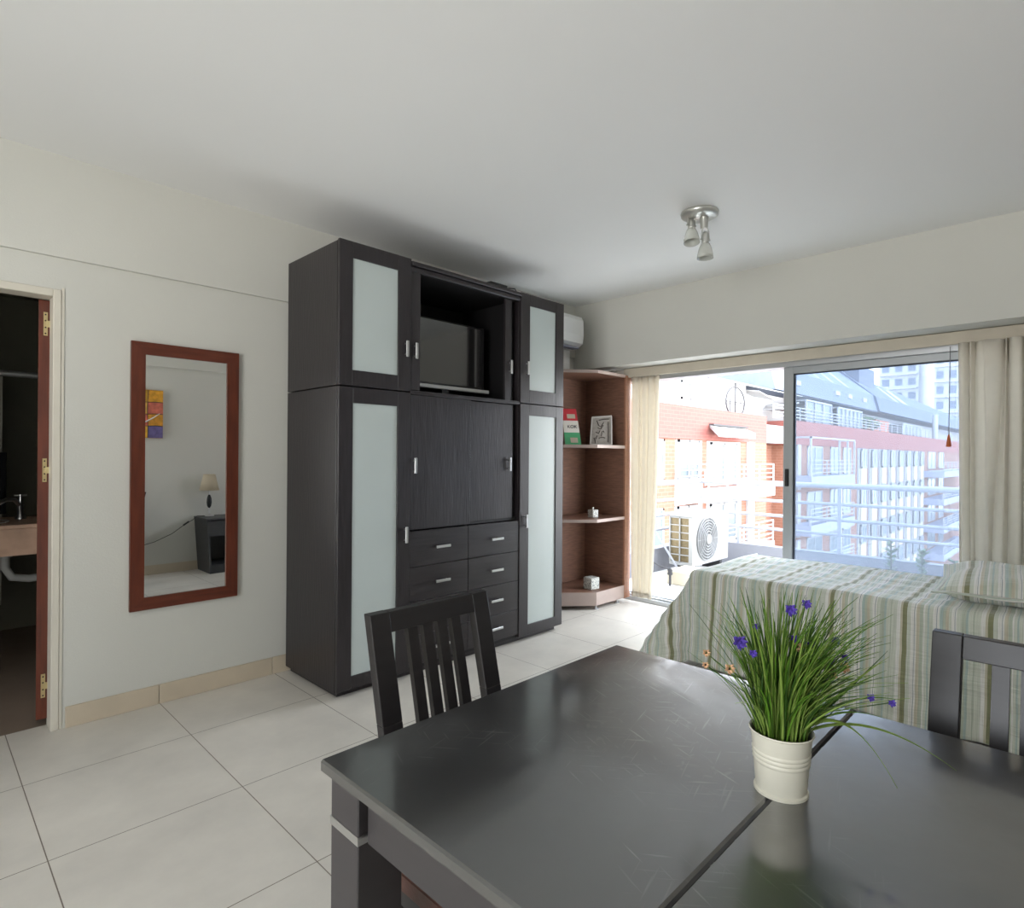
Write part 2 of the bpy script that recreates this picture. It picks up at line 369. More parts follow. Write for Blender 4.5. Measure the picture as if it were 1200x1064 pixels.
    def build(s, name, m, parent=None, origin=None):
        po = ORIG.get(parent.name, Vector((0, 0, 0))) if parent else Vector((0, 0, 0))
        o = Vector(origin) if origin is not None else (po if parent else Vector((0, 0, 0)))
        me = bpy.data.meshes.new(name)
        me.from_pydata([v - o for v in s.v], [], s.f)
        for mm in (m if isinstance(m, (list, tuple)) else [m]): me.materials.append(mm)
        me.polygons.foreach_set('material_index', s.m); me.polygons.foreach_set('use_smooth', s.smooth)
        if s.uv is not None:
            ul = me.uv_layers.new(name='UVMap')
            for l in me.loops: ul.data[l.index].uv = s.uv.get(l.vertex_index, (0, 0))
        me.update()
        ob = bpy.data.objects.new(name, me); COL.objects.link(ob)
        ORIG[ob.name] = o
        ob.location = o - po
        if parent: ob.parent = parent
        return ob

def tag(o, label=None, cat=None, group=None, kind=None):
    if label: o['label'] = label
    if cat: o['category'] = cat
    if group: o['group'] = group
    if kind: o['kind'] = kind
    return o
def empty(name, loc, label=None, cat=None, group=None):
    o = bpy.data.objects.new(name, None); COL.objects.link(o); o.location = loc; o.empty_display_size = .1
    ORIG[o.name] = Vector(loc); return tag(o, label, cat, group)
def struct(name, mb, m, parent=None):
    o = mb.build(name, m, parent)
    if not parent: o['kind'] = 'structure'
    return o
def solidify(o, t, off=-1):
    md = o.modifiers.new('thick', 'SOLIDIFY'); md.thickness = t; md.offset = off; return o
def subsurf(o, n=1):
    md = o.modifiers.new('sub', 'SUBSURF'); md.levels = n; md.render_levels = n; return o
def bevel(o, w, seg=2):
    md = o.modifiers.new('bev', 'BEVEL'); md.width = w; md.segments = seg; md.limit_method = 'ANGLE'; return o

# ------------------------------------------------------------------ room
H = 2.65; YL = 3.4155; YR = -0.29; XB = -2.6; XW = 4.273; XO = 4.54
struct('floor', MB().box(XB, YR - .15, -.12, XO + .2, YL + .1, 0), M['floor'])
struct('ceiling', MB().box(XB, YR - .15, H, XO + .12, YL + .1, H + .15), M['ceiling'])
wl = MB()
wl.box(XB, YL, 0, -.42, YL + .1, H); wl.box(.485, YL, 0, XO + .12, YL + .1, H); wl.box(-.42, YL, 2.03, .485, YL + .1, H)
struct('wall_left', wl, M['wall'])
# shallow downstand beam above the door line
struct('trim_1', MB().box(XB, YL - .022, 2.182, XW, YL, H), M['wall'])
struct('trim_2', MB().box(XB, YR, 2.2, XW, YR + .03, H), M['wall'])
struct('wall_right', MB().box(XB, YR - .15, 0, XO + .12, YR, H), M['wall'])
wb = MB()
wb.box(XB - .15, YR - .15, 0, XB, YL + .1, .25); wb.box(XB - .15, YR - .15, 2.45, XB, YL + .1, H)
wb.box(XB - .15, YR - .15, .25, XB, -.15, 2.45); wb.box(XB - .15, 1.4, .25, XB, YL + .1, 2.45)  # opening invented in the unseen back wall to let fill light in
struct('wall_back', wb, M['wall'])
wf = MB()
for a, b_ in ((-.15, .62), (.62, 1.4)):
    wf.box(XB - .1, a, .25, XB - .06, a + .04, 2.45); wf.box(XB - .1, b_ - .04, .25, XB - .06, b_, 2.45)
    wf.box(XB - .1, a, .25, XB - .06, b_, .3); wf.box(XB - .1, a, 2.4, XB - .06, b_, 2.45)
struct('window_fill', wf, M['frame_white'])  # unseen window behind the camera, added for fill light
# window wall: deep beam, end piers
ww = MB()
ww.box(XW, YR, 2.066, XO, YL, H)
ww.box(XO - .02, 3.12, 0, XO + .12, YL + .1, 2.066)
ww.box(XO, YR, 2.0, XO + .12, YL + .1, H)
struct('wall_window', ww, M['wall'])
# baseboards of cut floor tile, with joints
bb = MB(); xs = [.515, .905, 1.49, 1.62]
for a, b_ in zip(xs, xs[1:]): bb.box(a + .0015, YL - .011, 0, b_ - .0015, YL, .098, c=.002)
bb.box(XB, YL - .011, 0, -.46, YL, .098)
struct('baseboard_left', bb, M['base'])
struct('baseboard_right', MB().box(XB, YR, 0, XW, YR + .011, .098), M['base'])

# door opening, frame and open leaf
df = MB()
df.box(.461, YL - .008, 0, .492, YL + .1, 2.035, c=.003)
df.box(-.46, YL - .008, 0, -.42, YL + .1, 2.035, c=.003)
df.box(-.42, YL - .008, 2.0, .461, YL + .1, 2.035, c=.003)
df.box(.492, YL - .004, 0, .503, YL + .02, 2.045)
struct('door_1', df, M['frame_white'])
LA = math.radians(82)
dl = empty('door_leaf', (.466, YL + .075, 0), 'open mahogany bathroom door seen edge-on with brass hinges', 'door')
def leafpt(u, w, z): return (.466 + math.cos(LA) * u - math.sin(LA) * w, YL + .075 + math.sin(LA) * u + math.cos(LA) * w, z)
lb = MB()
lb.hexa([leafpt(.012, .0, .035), leafpt(.70, .0, .035), leafpt(.70, .048, .035), leafpt(.012, .048, .035)],
        [leafpt(.012, .0, 1.995), leafpt(.70, .0, 1.995), leafpt(.70, .048, 1.995), leafpt(.012, .048, 1.995)])
lb.build('door_panel', M['mahogany'], dl)
for z in (1.885, 1.2, .19):
    h = MB().bar(leafpt(.0105, .022, z - .055), leafpt(.0105, .022, z + .055), .016, .004, up=(0, 1, 0))
    ho = MB(); ho.v = h.v; ho.f = h.f; ho.m = h.m; ho.smooth = h.smooth
    ho.cyl(leafpt(0.004, -.006, z + .02), leafpt(0.004, -.006, z - .02), .0065, n=12)
    ho.bar(leafpt(.008, .02, z), leafpt(.008, -.006, z), .003, .03)
    hb = ho.build('hinge', M['brass'], dl)
    for k in (-.045, -.017, .015, .043): MB().cyl(leafpt(.011, .022, z + k), leafpt(.0075, .022, z + k), .0035, n=8).build('screw', M['black_hole'], hb)

# bathroom beyond
bw = MB()
bw.box(-1.4, 5.6, 0, 1.3, 5.7, 2.4); bw.box(-1.5, YL + .1, 0, -1.4, 5.7, 2.4); bw.box(1.2, YL + .1, 0, 1.3, 5.7, 2.4)
struct('wall_bathroom', bw, M['bathwall'])
struct('ceiling_bathroom', MB().box(-1.5, YL + .1, 2.4, 1.3, 5.7, 2.5), M['bathwall'])
struct('floor_bathroom', MB().box(-1.5, YL + .1, -.12, 1.3, 5.7, 0), M['bathfloor'])
vn = empty('washbasin_counter', (.3, 4.5, 0), 'beige marble washbasin counter in the dark bathroom', 'sink')
MB().box(-.5, 4.2, .862, .85, 4.75, .885, c=.004).build('countertop', M['marble'], vn)
MB().box(-.5, 4.215, .715, .85, 4.24, .862).build('apron', M['marble'], vn)
MB().lathe([(.15, .888), (.16, .89), (.155, .884), (.12, .80), (.04, .77), (.0, .768)], (.25, 4.45, 0), 24).build('basin', M['white_plastic'], vn)
for x in (-.42, .78): MB().box(x, 4.25, 0, x + .06, 4.7, .862).build('leg', M['bathwall'], vn)
tp = empty('basin_tap', (.50, 4.58, .885), 'chrome arched tap on the bathroom counter', 'tap')
MB().lathe([(.028, .885), (.025, .90), (.016, .91), (.016, .97), (.0, .975)], (.47, 4.58, 0), 16).tube([(.47, 4.58, .96), (.44, 4.56, 1.0), (.40, 4.53, 1.005), (.36, 4.5, .985), (.34, 4.49, .95)], .012, 10).build('spout', M['chrome'], tp)
MB().cyl((.47, 4.58, .97), (.47, 4.58, 1.03), .009).cyl((.44, 4.58, 1.025), (.5, 4.58, 1.025), .006).build('tap_handle', M['chrome'], tp)
tag(MB().tube([(.39, 4.45, .77), (.39, 4.45, .62), (.42, 4.46, .56), (.5, 4.47, .54), (.6, 4.5, .54), (.9, 4.5, .54)], .022, 12)
    .cyl((.39, 4.45, .72), (.39, 4.45, .68), .032).build('drain_pipe', M['pvc']), 'grey plastic drain pipe curving under the washbasin', 'pipe')
rd = empty('shower_rod', (.3, 5.0, 1.75), 'thin shower rod across the dark bathroom', 'rod')
MB().cyl((-1.4, 5.0, 1.79), (1.2, 5.0, 1.79), .012).build('rod', M['pvc'], rd)
MB().cyl((.38, 5.0, 1.79), (1.0, 5.0, 1.79), .02).build('sleeve', M['steel_white'], rd)
sc_ = MB().grid(lambda u, v: Vector((-.2 + u * .62, 5.03 + .03 * math.sin(u * 30), .3 + v * 1.47)), 60, 4).build('shower_curtain', M['shower_curtain'])
solidify(sc_, .003); tag(sc_, 'pale shower curtain hanging in the dark bathroom', 'shower curtain')
def towel(name, x0, x1, y, z0, z1, label):
    o = MB().grid(lambda u, v: Vector((x0 + (x1 - x0) * u, y + .012 * math.sin(u * 9) - .02 * (v), z0 + (z1 - z0) * v)), 16, 6).build(name, M['towel'])
    solidify(o, .025); tag(o, label, 'towel')
towel('hanging_towel', .12, .36, 4.95, 1.42, 1.80, 'upper black towel hanging from the shower rod')
towel('hanging_towel', .10, .42, 4.80, .9, 1.28, 'lower black towel hanging behind the basin')

# ------------------------------------------------------------------ wall mirror
mr = empty('wall_mirror', (1.02, YL, .49), 'tall mirror in a flat mahogany frame on the left wall', 'mirror')
y0 = YL - .024; y1 = YL - .001
a, b_, c_, d_ = .768, 1.284, .495, 1.84; w = .062
MB().hexa([(a, y0, c_), (a, y1, c_), (a + w, y1, c_ + w), (a + w, y0, c_ + w)], [(a, y0, d_), (a, y1, d_), (a + w, y1, d_ - w), (a + w, y0, d_ - w)]).build('frame_side', M['mahogany'], mr)
MB().hexa([(b_ - w, y0, c_ + w), (b_ - w, y1, c_ + w), (b_, y1, c_), (b_, y0, c_)], [(b_ - w, y0, d_ - w), (b_ - w, y1, d_ - w), (b_, y1, d_), (b_, y0, d_)]).build('frame_side', M['mahogany'], mr)
MB().hexa([(a, y0, c_), (a, y1, c_), (b_, y1, c_), (b_, y0, c_)], [(a + w, y0, c_ + w), (a + w, y1, c_ + w), (b_ - w, y1, c_ + w), (b_ - w, y0, c_ + w)]).build('frame_rail', M['mahogany_h'], mr)
MB().hexa([(a + w, y0, d_ - w), (a + w, y1, d_ - w), (b_ - w, y1, d_ - w), (b_ - w, y0, d_ - w)], [(a, y0, d_), (a, y1, d_), (b_, y1, d_), (b_, y0, d_)]).build('frame_rail', M['mahogany_h'], mr)
MB().box(a + w - .003, YL - .016, c_ + w - .003, b_ - w + .003, YL - .006, d_ - w + .003).build('mirror_glass', M['mirror'], mr)

# ------------------------------------------------------------------ wardrobe wall unit
X0, X1, X2, X3, X4 = 1.562, 2.02, 2.472, 2.93, 3.392
YF = 2.80; YB = YL - .026; ZT = 2.405; ZS = 1.645; D = .02
wd = empty('wardrobe', (2.477, YF, 0), 'tall black-brown wardrobe wall unit with frosted doors, drawers and screen niche', 'wardrobe')
bd = MB()
bd.box(X0 + .03, YF + .05, 0, X4 - .03, YB, .04)                       # plinth
for z0, z1 in ((.035, ZS - .003), (ZS + .003, ZT)):
    for xa, xb in ((X0, X1), (X3, X4)):
        bd.box(xa, YF + D + .002, z0, xa + .02, YB, z1, c=.0015); bd.box(xb - .02, YF + D + .002, z0, xb, YB, z1, c=.0015)
        bd.box(xa + .02, YF + D + .002, z0, xb - .02, YB, z0 + .02); bd.box(xa + .02, YF + D + .002, z1 - .02, xb - .02, YB, z1)
        bd.box(xa + .02, YB - .012, z0 + .02, xb - .02, YB, z1 - .02)
bd.build('body', M['black_wood'], wd)
cb = MB()
cb.box(X1, YF + .028, .035, X3, YB, .055); cb.box(X1, YF + .028, ZS - .012, X3, YB, ZS + .014, c=.002)
cb.box(X1, YB - .012, .055, X3, YB, 2.37); cb.box(X2 - .008, YF + .03, .055, X2 + .008, YB, .86); cb.box(X1, YF + .03, .845, X3, YB, .862)
cb.box(X1, YF + .018, 2.342, X3, YB - .02, 2.375, c=.002)
cb.box(X1 - .004, YF - .008, 2.375, X3 + .004, YB - .02, 2.398, c=.002)
cb.box(X3 - .028, YF + .07, ZS, X3, YB, 2.36); cb.box(X1, YF + .07, ZS, X1 + .028, YB, 2.36)
cb.box(X3 - .03, YF + .05, .862, X3, YB, ZS - .012)
cb.build('centre_carcass', M['black_in'], wd)
MB().box(X1, YF + .004, 2.344, X3, YF + .03, 2.372, c=.003).build('top_rail', M['black_wood_h'], wd)
MB().box(X1 - .002, YF - .012, 2.374, X3 + .002, YF + .06, 2.398, c=.003).build('cornice', M['black_wood_h'], wd)
MB().box(X1, YF + .004, ZS - .012, X3, YF + .03, ZS + .012, c=.002).build('shelf_edge', M['black_wood_h'], wd)
def vhandle(x, y, z, parent, L_=.092):
    m_ = MB().box(x - .009, y - .026, z - L_ / 2, x + .009, y - .018, z + L_ / 2, c=.002)
    m_.box(x - .004, y - .02, z - L_ / 2 + .012, x + .004, y, z - L_ / 2 + .02); m_.box(x - .004, y - .02, z + L_ / 2 - .02, x + .004, y, z + L_ / 2 - .012)
    return m_.build('handle', M['chrome'], parent)
def hhandle(x, y, z, parent, L_=.108):
    m_ = MB().box(x - L_ / 2, y - .026, z - .008, x + L_ / 2, y - .018, z + .008, c=.002)
    m_.box(x - L_ / 2 + .012, y - .02, z - .004, x - L_ / 2 + .02, y, z + .004); m_.box(x + L_ / 2 - .02, y - .02, z - .004, x + L_ / 2 - .012, y, z + .004)
    return m_.build('handle', M['chrome'], parent)
def glass_door(xa, xb, z0, z1, gx0, gx1, gz0, gz1, hx, hz):
    d = MB()
    d.box(xa + .0015, YF, z0, gx0, YF + D, z1, c=.0015); d.box(gx1, YF, z0, xb - .0015, YF + D, z1, c=.0015)
    d.box(gx0, YF, z0, gx1, YF + D, gz0, c=.001); d.box(gx0, YF, gz1, gx1, YF + D, z1, c=.001)
    o = d.build('door', M['black_wood'], wd)
    MB().box(gx0 - .001, YF + .008, gz0 - .001, gx1 + .001, YF + .013, gz1 + .001).build('frosted_glass', M['frost'], o)
    vhandle(hx, YF, hz, o)
glass_door(X0, X1, ZS + .004, ZT + .006, 1.643, 1.93, 1.732, 2.326, 1.979, 1.887)
glass_door(X0, X1, .04, ZS - .004, 1.648, 1.93, .107, 1.558, 1.982, .829)
glass_door(X3, X4, ZS + .004, ZT + .0, 3.024, 3.303, 1.741, 2.326, 2.988, 1.889)
glass_door(X3, X4, .04, ZS - .004, 3.022, 3.31, .11, 1.564, 2.984, .833)
rows = [.06, .232, .431, .632, .842]
for c, (xa, xb) in enumerate(((X1, X2), (X2, X3))):
    for k in range(4):
        o = MB().box(xa + .002, YF + .006, rows[k] + .0015, xb - .002, YF + .026, rows[k + 1] - .0015, c=.0015).build('drawer', M['black_wood_h'], wd)
        hhandle([2.257, 2.711][c], YF + .006, (rows[k] + rows[k + 1]) / 2 - .0, o)
o = MB().box(X1 + .002, YF + .006, .852, X2 + .012, YF + .022, ZS - .014, c=.0015).build('sliding_door', M['black_wood'], wd); vhandle(2.046, YF + .006, 1.222, o)
o = MB().box(X2 - .01, YF + .026, .862, X3 - .045, YF + .042, ZS - .016, c=.0015).build('sliding_door', M['black_wood'], wd); vhandle(2.845, YF + .026, 1.226, o)
o = MB().box(X1 + .003, YF + .008, ZS + .014, 2.09, YF + .03, 2.342, c=.0015).build('pocket_door', M['black_wood'], wd); vhandle(2.05, YF + .008, 1.885, o)
o = MB().box(2.812, YF + .03, ZS + .014, 2.872, YF + .05, 2.342, c=.0015).build('pocket_door', M['black_wood'], wd); vhandle(2.852, YF + .03, 1.885, o)

tv = empty('television', (2.45, 3.04, ZS + .014), 'flat black television with silver base bar inside the wardrobe niche', 'television')
MB().box(2.12, 3.03, 1.735, 2.805, 3.075, 2.165, c=.006).build('casing', M['black'], tv)
MB().box(2.14, 3.027, 1.75, 2.775, 3.031, 2.152).build('screen', M['black_gloss'], tv)
MB().box(2.12, 3.005, 1.712, 2.90 - .07, 3.035, 1.735, c=.003).build('speaker_bar', M['silver'], tv)
MB().box(2.36, 2.98, ZS + .0142, 2.56, 3.12, ZS + .03).box(2.43, 3.03, ZS + .03, 2.49, 3.06, 1.74).build('stand', M['black'], tv)

rt = empty('router_box', (2.76, 2.86, 2.4), 'small black box with a cable on top of the wardrobe', 'router')
MB().box(2.67, 2.83, 2.4, 2.83, 2.95, 2.432, c=.004).build('casing', M['black'], rt)
MB().tube([(2.83, 2.87, 2.415), (2.86, 2.85, 2.424), (2.9, 2.83, 2.425), (2.95, 2.86, 2.416), (2.99, 2.95, 2.411)], .004, 6).build('cable', M['black'], rt)

# ------------------------------------------------------------------ corner shelf
sh = empty('corner_shelf', (4.25, 3.2, 0), 'walnut brown open corner shelf between wardrobe and window', 'shelf')
SX0, SX1, SY0, SY1 = 4.03, 4.437, 2.955, YL - .004
MB().box(3.75, SY1 - .02, .03, SX1, SY1, 2.0).build('back_panel', M['shelf'], sh)
MB().box(SX1, SY0, .03, SX1 + .018, SY1, 2.0, c=.001).build('side_panel', M['shelf'], sh)
MB().box(SX1 - .001, SY0 - .003, .03, SX1 + .085, SY0 + .016, 2.0, c=.002).build('front_stile', mat('shelf_stile_wood', srgb(158, 112, 88), .45, var=.12, vscale=6, stretch=(2, 2, 12)), sh)
def plate(z, t=.026, full=False):
    p = [(3.75, SY1 - .02), (SX1, SY1 - .02), (SX1, SY0), (SX0, SY0), (3.75, 3.2)]
    m_ = MB(); n = len(p)
    m_._add([(x, y, z - t) for x, y in p] + [(x, y, z) for x, y in p], [tuple(range(n)), tuple(range(2 * n - 1, n - 1, -1))] + [(i, n + i, n + (i + 1) % n, (i + 1) % n) for i in range(n)])
    m_.m = [1, 1] + [1 if k in (0, 1) else 0 for k in range(n)]
    return m_
for z in (2.006, 1.38, .754): plate(z).build('shelf_board', [M['shelf_edge'], M['shelf']], sh)
plate(.146, .112).build('base_box', [M['shelf_edge'], M['shelf']], sh)
for x, y in ((4.05, 2.975), (4.36, 2.975), (3.8, 3.22), (3.8, 3.36)): MB().cyl((x, y, 0), (x, y, .008), .02).cyl((x, y, .008), (x, y, .036), .007).build('foot', M['steel_white'], sh)

# things on the shelves
bk = empty('leaflet_stack', (4.04, 3.27, 1.38), 'red white and green printed leaflet leaning on the top shelf', 'leaflet')
def leanpt(u, k, off=0.0):
    s_ = 1 - .0 * k
    return Vector((4.0 + .085 * u + .018 * (1 - k) * (u), 3.285 - .055 * u - .05 * (1 - k) - off * .7, 1.381 + .315 * k))
def leanquad(u0, u1, k0, k1, name, m, parent, off=0, t=.003):
    A = [leanpt(u0, k0, off), leanpt(u1, k0, off), leanpt(u1, k1, off), leanpt(u0, k1, off)]
    B = [p + Vector((t * .6, t * .8, 0)) for p in A]
    return MB().hexa(A, B).build(name, m, parent)
q = leanquad(-.3, 1, 0, .34, 'green_panel', mat('print_green', srgb(66, 158, 104), .5), bk)
leanquad(.15, .75, .06, .2, 'printed_block', M['ext_cream'], q, .002, .001)
q = leanquad(-.3, 1, .34, .67, 'white_panel', mat('print_white', srgb(222, 218, 208), .5), bk)
# ring and letters, small dark print
def text(body, size, loc, rot, m, parent, name, ext=.0005):
    cu = bpy.data.curves.new(name, 'FONT'); cu.body = body; cu.size = size; cu.extrude = ext; cu.align_x = 'CENTER'; cu.align_y = 'CENTER'
    o = bpy.data.objects.new(name, cu)
    dg = bpy.context.evaluated_depsgraph_get(); COL.objects.link(o); dg.update()
    me = bpy.data.meshes.new_from_object(o.evaluated_get(dg)); bpy.data.objects.remove(o)
    me.materials.clear(); me.materials.append(m)
    ob = bpy.data.objects.new(name, me); COL.objects.link(ob); ob.rotation_euler = rot
    po = ORIG.get(parent.name, Vector()) if parent else Vector()
    ob.location = Vector(loc) - po; ob.parent = parent; ORIG[ob.name] = Vector(loc); return ob
yaw_l = math.atan2(-.055, .085)
text('KOK', .042, leanpt(.42, .5, .003), (math.radians(82), 0, yaw_l), M['ext_dark'], q, 'printed_word')
q = leanquad(-.3, 1, .67, 1, 'red_panel', mat('print_red', srgb(190, 40, 52), .5), bk)
leanquad(.1, .8, .73, .85, 'printed_block', M['ext_cream'], q, .002, .001)

pl = empty('relief_plaque', (4.24, 3.03, 1.38), 'grey carved relief plaque standing on the top shelf', 'ornament')
PA = Vector((4.185, 3.13, 1.3815)); PBv = Vector((4.30, 3.0, 1.3815)); dn = (PBv - PA).normalized(); nn = Vector((-dn.y, dn.x, 0)) * -1
if nn.dot(Vector((-4.2, -3.0, 0))) < 0: nn = -nn
def plq(u, k, t):
    wb_ = PA + (PBv - PA) * u
    bend = .02 * (1 - k) ** 2 * (1 - u)
    return wb_ - dn * bend - nn * (.05 * k) + Vector((0, 0, (.25 + .012 * u) * k)) + nn * t
m_ = MB(); m_.grid(lambda u, v: plq(u, v, .012), 8, 8); 
o = m_.build('slab', mat('cast_stone', srgb(168, 162, 154), .6, var=.12, vscale=40, bump=.5, bscale=60), pl); solidify(o, .014, 0)
fr_ = MB()
for (u0, k0, u1, k1) in ((.02, .02, .02, .97), (.02, .97, .98, .97), (.98, .97, .98, .02), (.98, .02, .02, .02)):
    fr_.bar(plq(u0, k0, .022), plq(u1, k1, .022), .012, .012, up=tuple(nn))
fr_.build('border', mat('cast_stone_pale', srgb(196, 192, 186), .6), pl)
cv = MB()
for s_ in ([(.25, .85), (.35, .68), (.45, .62), (.6, .78)], [(.3, .6), (.45, .55), (.58, .68)], [(.35, .86), (.6, .88), (.86, .88)], [(.22, .45), (.36, .4), (.42, .5)],
           [(.5, .3), (.52, .46), (.6, .48), (.62, .42)], [(.38, .24), (.55, .27), (.68, .24)], [(.82, .78), (.83, .5), (.82, .3)], [(.83, .3), (.82, .1)], [(.15, .25), (.22, .15), (.24, .05)], [(.3, .33), (.24, .2)]):
    cv.tube([plq(u, k, .021) for u, k in s_], .0035, 6)
cv.build('carving', mat('carving_dark', srgb(58, 48, 44), .7), pl)

def crackle_cube(cx, cy, z, s_, label, knob):
    e = empty('decorative_cube', (cx, cy, z), label, 'ornament')
    q_ = MB(); 
    Rz = Matrix.Rotation(math.radians(-8), 3, 'Z')
    b0 = MB().box(-s_ / 2, -s_ / 2, 0, s_ / 2, s_ / 2, s_, c=.003); b0.v = [Rz @ v + Vector((cx, cy, z)) for v in b0.v]
    b0.build('body', CRK, e)
    if knob: MB().lathe([(.006, 0), (.005, .008), (.009, .014), (.007, .02), (0, .022)], (cx, cy, z + s_), 12).build('knob', M['white_plastic'], e)
    return e
CRK = bpy.data.materials.new('crackled_ceramic'); CRK.use_nodes = True
t = NT(CRK); tc = t.add('ShaderNodeTexCoord'); vo = t.add('ShaderNodeTexVoronoi', feature='DISTANCE_TO_EDGE', Scale=70.0); t.link(tc, 'Object', vo, 'Vector')
rp = t.add('ShaderNodeValToRGB'); rp.color_ramp.elements[0].position = .03; rp.color_ramp.elements[0].color = srgb(96, 104, 104); rp.color_ramp.elements[1].position = .12; rp.color_ramp.elements[1].color = srgb(222, 222, 214)
t.link(vo, 'Distance', rp, 'Fac'); t.link(rp, 'Color', t.b, 'Base Color'); t.b.inputs['Roughness'].default_value = .4
crackle_cube(4.155, 3.09, .755, .066, 'small white patterned box with a knob on the lower middle shelf', True)
crackle_cube(4.118, 3.075, .147, .098, 'larger crackled white cube on the lowest shelf', False)

# wall-mounted indoor air conditioner
ac = empty('wall_air_conditioner', (3.85, YL, 2.24), 'white indoor air conditioner high on the wall behind the wardrobe', 'air conditioner')
prof = [(YL - .001, 2.225), (YL - .13, 2.225), (YL - .205, 2.27), (YL - .215, 2.34), (YL - .21, 2.47), (YL - .19, 2.505), (YL - .001, 2.505)]
m_ = MB(); n = len(prof)
m_._add([(3.42, y, z) for y, z in prof] + [(4.15, y, z) for y, z in prof], [tuple(range(n - 1, -1, -1)), tuple(range(n, 2 * n))] + [(i, (i + 1) % n, n + (i + 1) % n, n + i) for i in range(n)])
m_.build('casing', M['white_plastic'], ac)
MB().box(3.46, YL - .2, 2.222, 4.1, YL - .13, 2.232).build('air_flap', M['ext_lav'], ac)
MB().box(4.02, YL - .07, 2.01, 4.14, YL - .001, 2.225, c=.004).build('pipe_cover', M['white_plastic'], ac)
MB().tube([(3.96, YL - .1, 2.225), (3.965, YL - .07, 2.14), (3.98, YL - .05, 2.05), (3.98, YL - .04, 2.01)], .012).build('hose', M['black'], ac)
MB().tube([(3.92, YL - .1, 2.225), (3.925, YL - .06, 2.12), (3.935, YL - .05, 2.01)], .016).build('hose', M['pvc'], ac)

# ------------------------------------------------------------------ sliding window
tr_ = MB(); tr_.box(XO, YR, 0, XO + .2, 3.12, .035, c=.003); tr_.box(XO + .03, YR, .035, XO + .045, 3.12, .05); tr_.box(XO + .1, YR, .035, XO + .115, 3.12, .05)
struct('trim_3', tr_, M['steel_white'])
wh = MB(); wh.box(XO + .0, YR, 1.955, XO + .16, 3.12, 2.0); wh.box(XO + .02, 3.06, .035, XO + .14, 3.12, 1.955)
struct('window_1', wh, M['steel_white'])
PX = XO + .06
sp_ = empty('sliding_window_panel', (PX, 1.1, .05), 'grey aluminium sliding window panel with tinted glass above the bed', 'window')
m_ = MB(); m_.box(PX - .02, 1.585, .052, PX + .02, 1.655, 1.955, c=.003); m_.box(PX - .02, YR + .02, .052, PX + .02, YR + .08, 1.955, c=.003)
m_.box(PX - .02, YR + .08, 1.905, PX + .02, 1.585, 1.955, c=.003); m_.box(PX - .02, YR + .08, .052, PX + .02, 1.585, .12, c=.003)
m_.build('frame', M['alu'], sp_)
m_ = MB(); m_.box(PX - .012, 1.573, .12, PX + .012, 1.585, 1.905); m_.box(PX - .012, YR + .08, 1.897, PX + .012, 1.585, 1.905); m_.box(PX - .012, YR + .08, .12, PX + .012, 1.585, .128)
m_.build('gasket', M['gasket'], sp_)
MB().box(PX - .003, YR + .07, .11, PX + .003, 1.59, 1.91).build('glass_pane', M['pane'], sp_)
m_ = MB().box(PX - .03, 1.612, 1.07, PX - .018, 1.64, 1.2, c=.004); m_.build('handle', M['black'], sp_)
# pelmet band and curtains
pmo = MB().box(4.475, YR, 1.985, 4.492, 3.0, 2.062, c=.003); pmo.box(4.492, YR, 2.045, XO - .001, 3.0, 2.062)
tag(pmo.build('curtain_pelmet', M['pelmet']), 'beige fabric pelmet strip running along the top of the window', 'pelmet')
def curtain(name, ya, yb, yc, yd, x, z0, z1, folds, amp, label, m=M['curtain'], seed=1, tie=None):
    r = random.Random(seed); ph = [r.uniform(0, 6) for _ in range(4)]
    def fn(u, v):
        top = ya + (yb - ya) * u; bot = yc + (yd - yc) * u
        k = 1 - v
        y = top * (1 - k) + bot * k
        uu = u + .035 * math.sin(u * 8 + k * 1.2 + ph[0]) + .018 * math.sin(u * 23 + k + ph[3])
        a_ = amp * (1.0 - .25 * k) * (.45 if amp > .03 and u > .86 else 1)
        sn = math.sin(uu * folds * 2 * PI + ph[1] + .5 * k)
        dx = a_ * (1 - 2 * abs(sn) ** .7) * 1.0 + a_ * .25 * math.sin(uu * folds * 4.3 * PI + ph[2] - k * .8)
        y += .35 * a_ * math.cos(uu * folds * 2 * PI + ph[1])
        if tie: x_add, y_add = tie(u, k)
        else: x_add = y_add = 0
        return Vector((x + dx + x_add, y + y_add, z0 + (z1 - z0) * v))
    c = empty(name, (x, (ya + yb) / 2, z0), label, 'curtain')
    o = MB().grid(fn, int(44 * folds), 24).build('cloth', m, c); solidify(o, .0035, 0)
    hm = MB().grid(lambda u, v: fn(u, v * .022) + Vector((-.004, 0, 0)), int(44 * folds), 2).build('hem', m, c); solidify(hm, .004, 0)
    return c
curtain('curtain', 2.665, 2.935, 2.73, 2.92, 4.505 + .01, .045, 1.985, 2.4, .012, 'narrow cream curtain gathered at the left end of the window', seed=3,
        tie=lambda u, k: (0, .03 * math.sin(k * 3) * (u - .5)))
curtain('curtain', -.27, .578, -.25, .562, 4.452, .06, 1.985, 8.6, .05, 'wide cream curtain hanging behind the bed pillow', seed=11)
cd = empty('blind_cord', (4.47, .6, 1.36), 'thin pull cord with an orange tassel in front of the glass', 'cord')
MB().cyl((4.49, .632, 1.975), (4.49, .636, 1.405), .0022, n=8).build('cord', M['cord_line'], cd)
MB().lathe([(.003, .075), (.007, .06), (.015, .0), (.0, -.003)], (4.49, .636, 1.36), 12).build('tassel', M['cord'], cd)

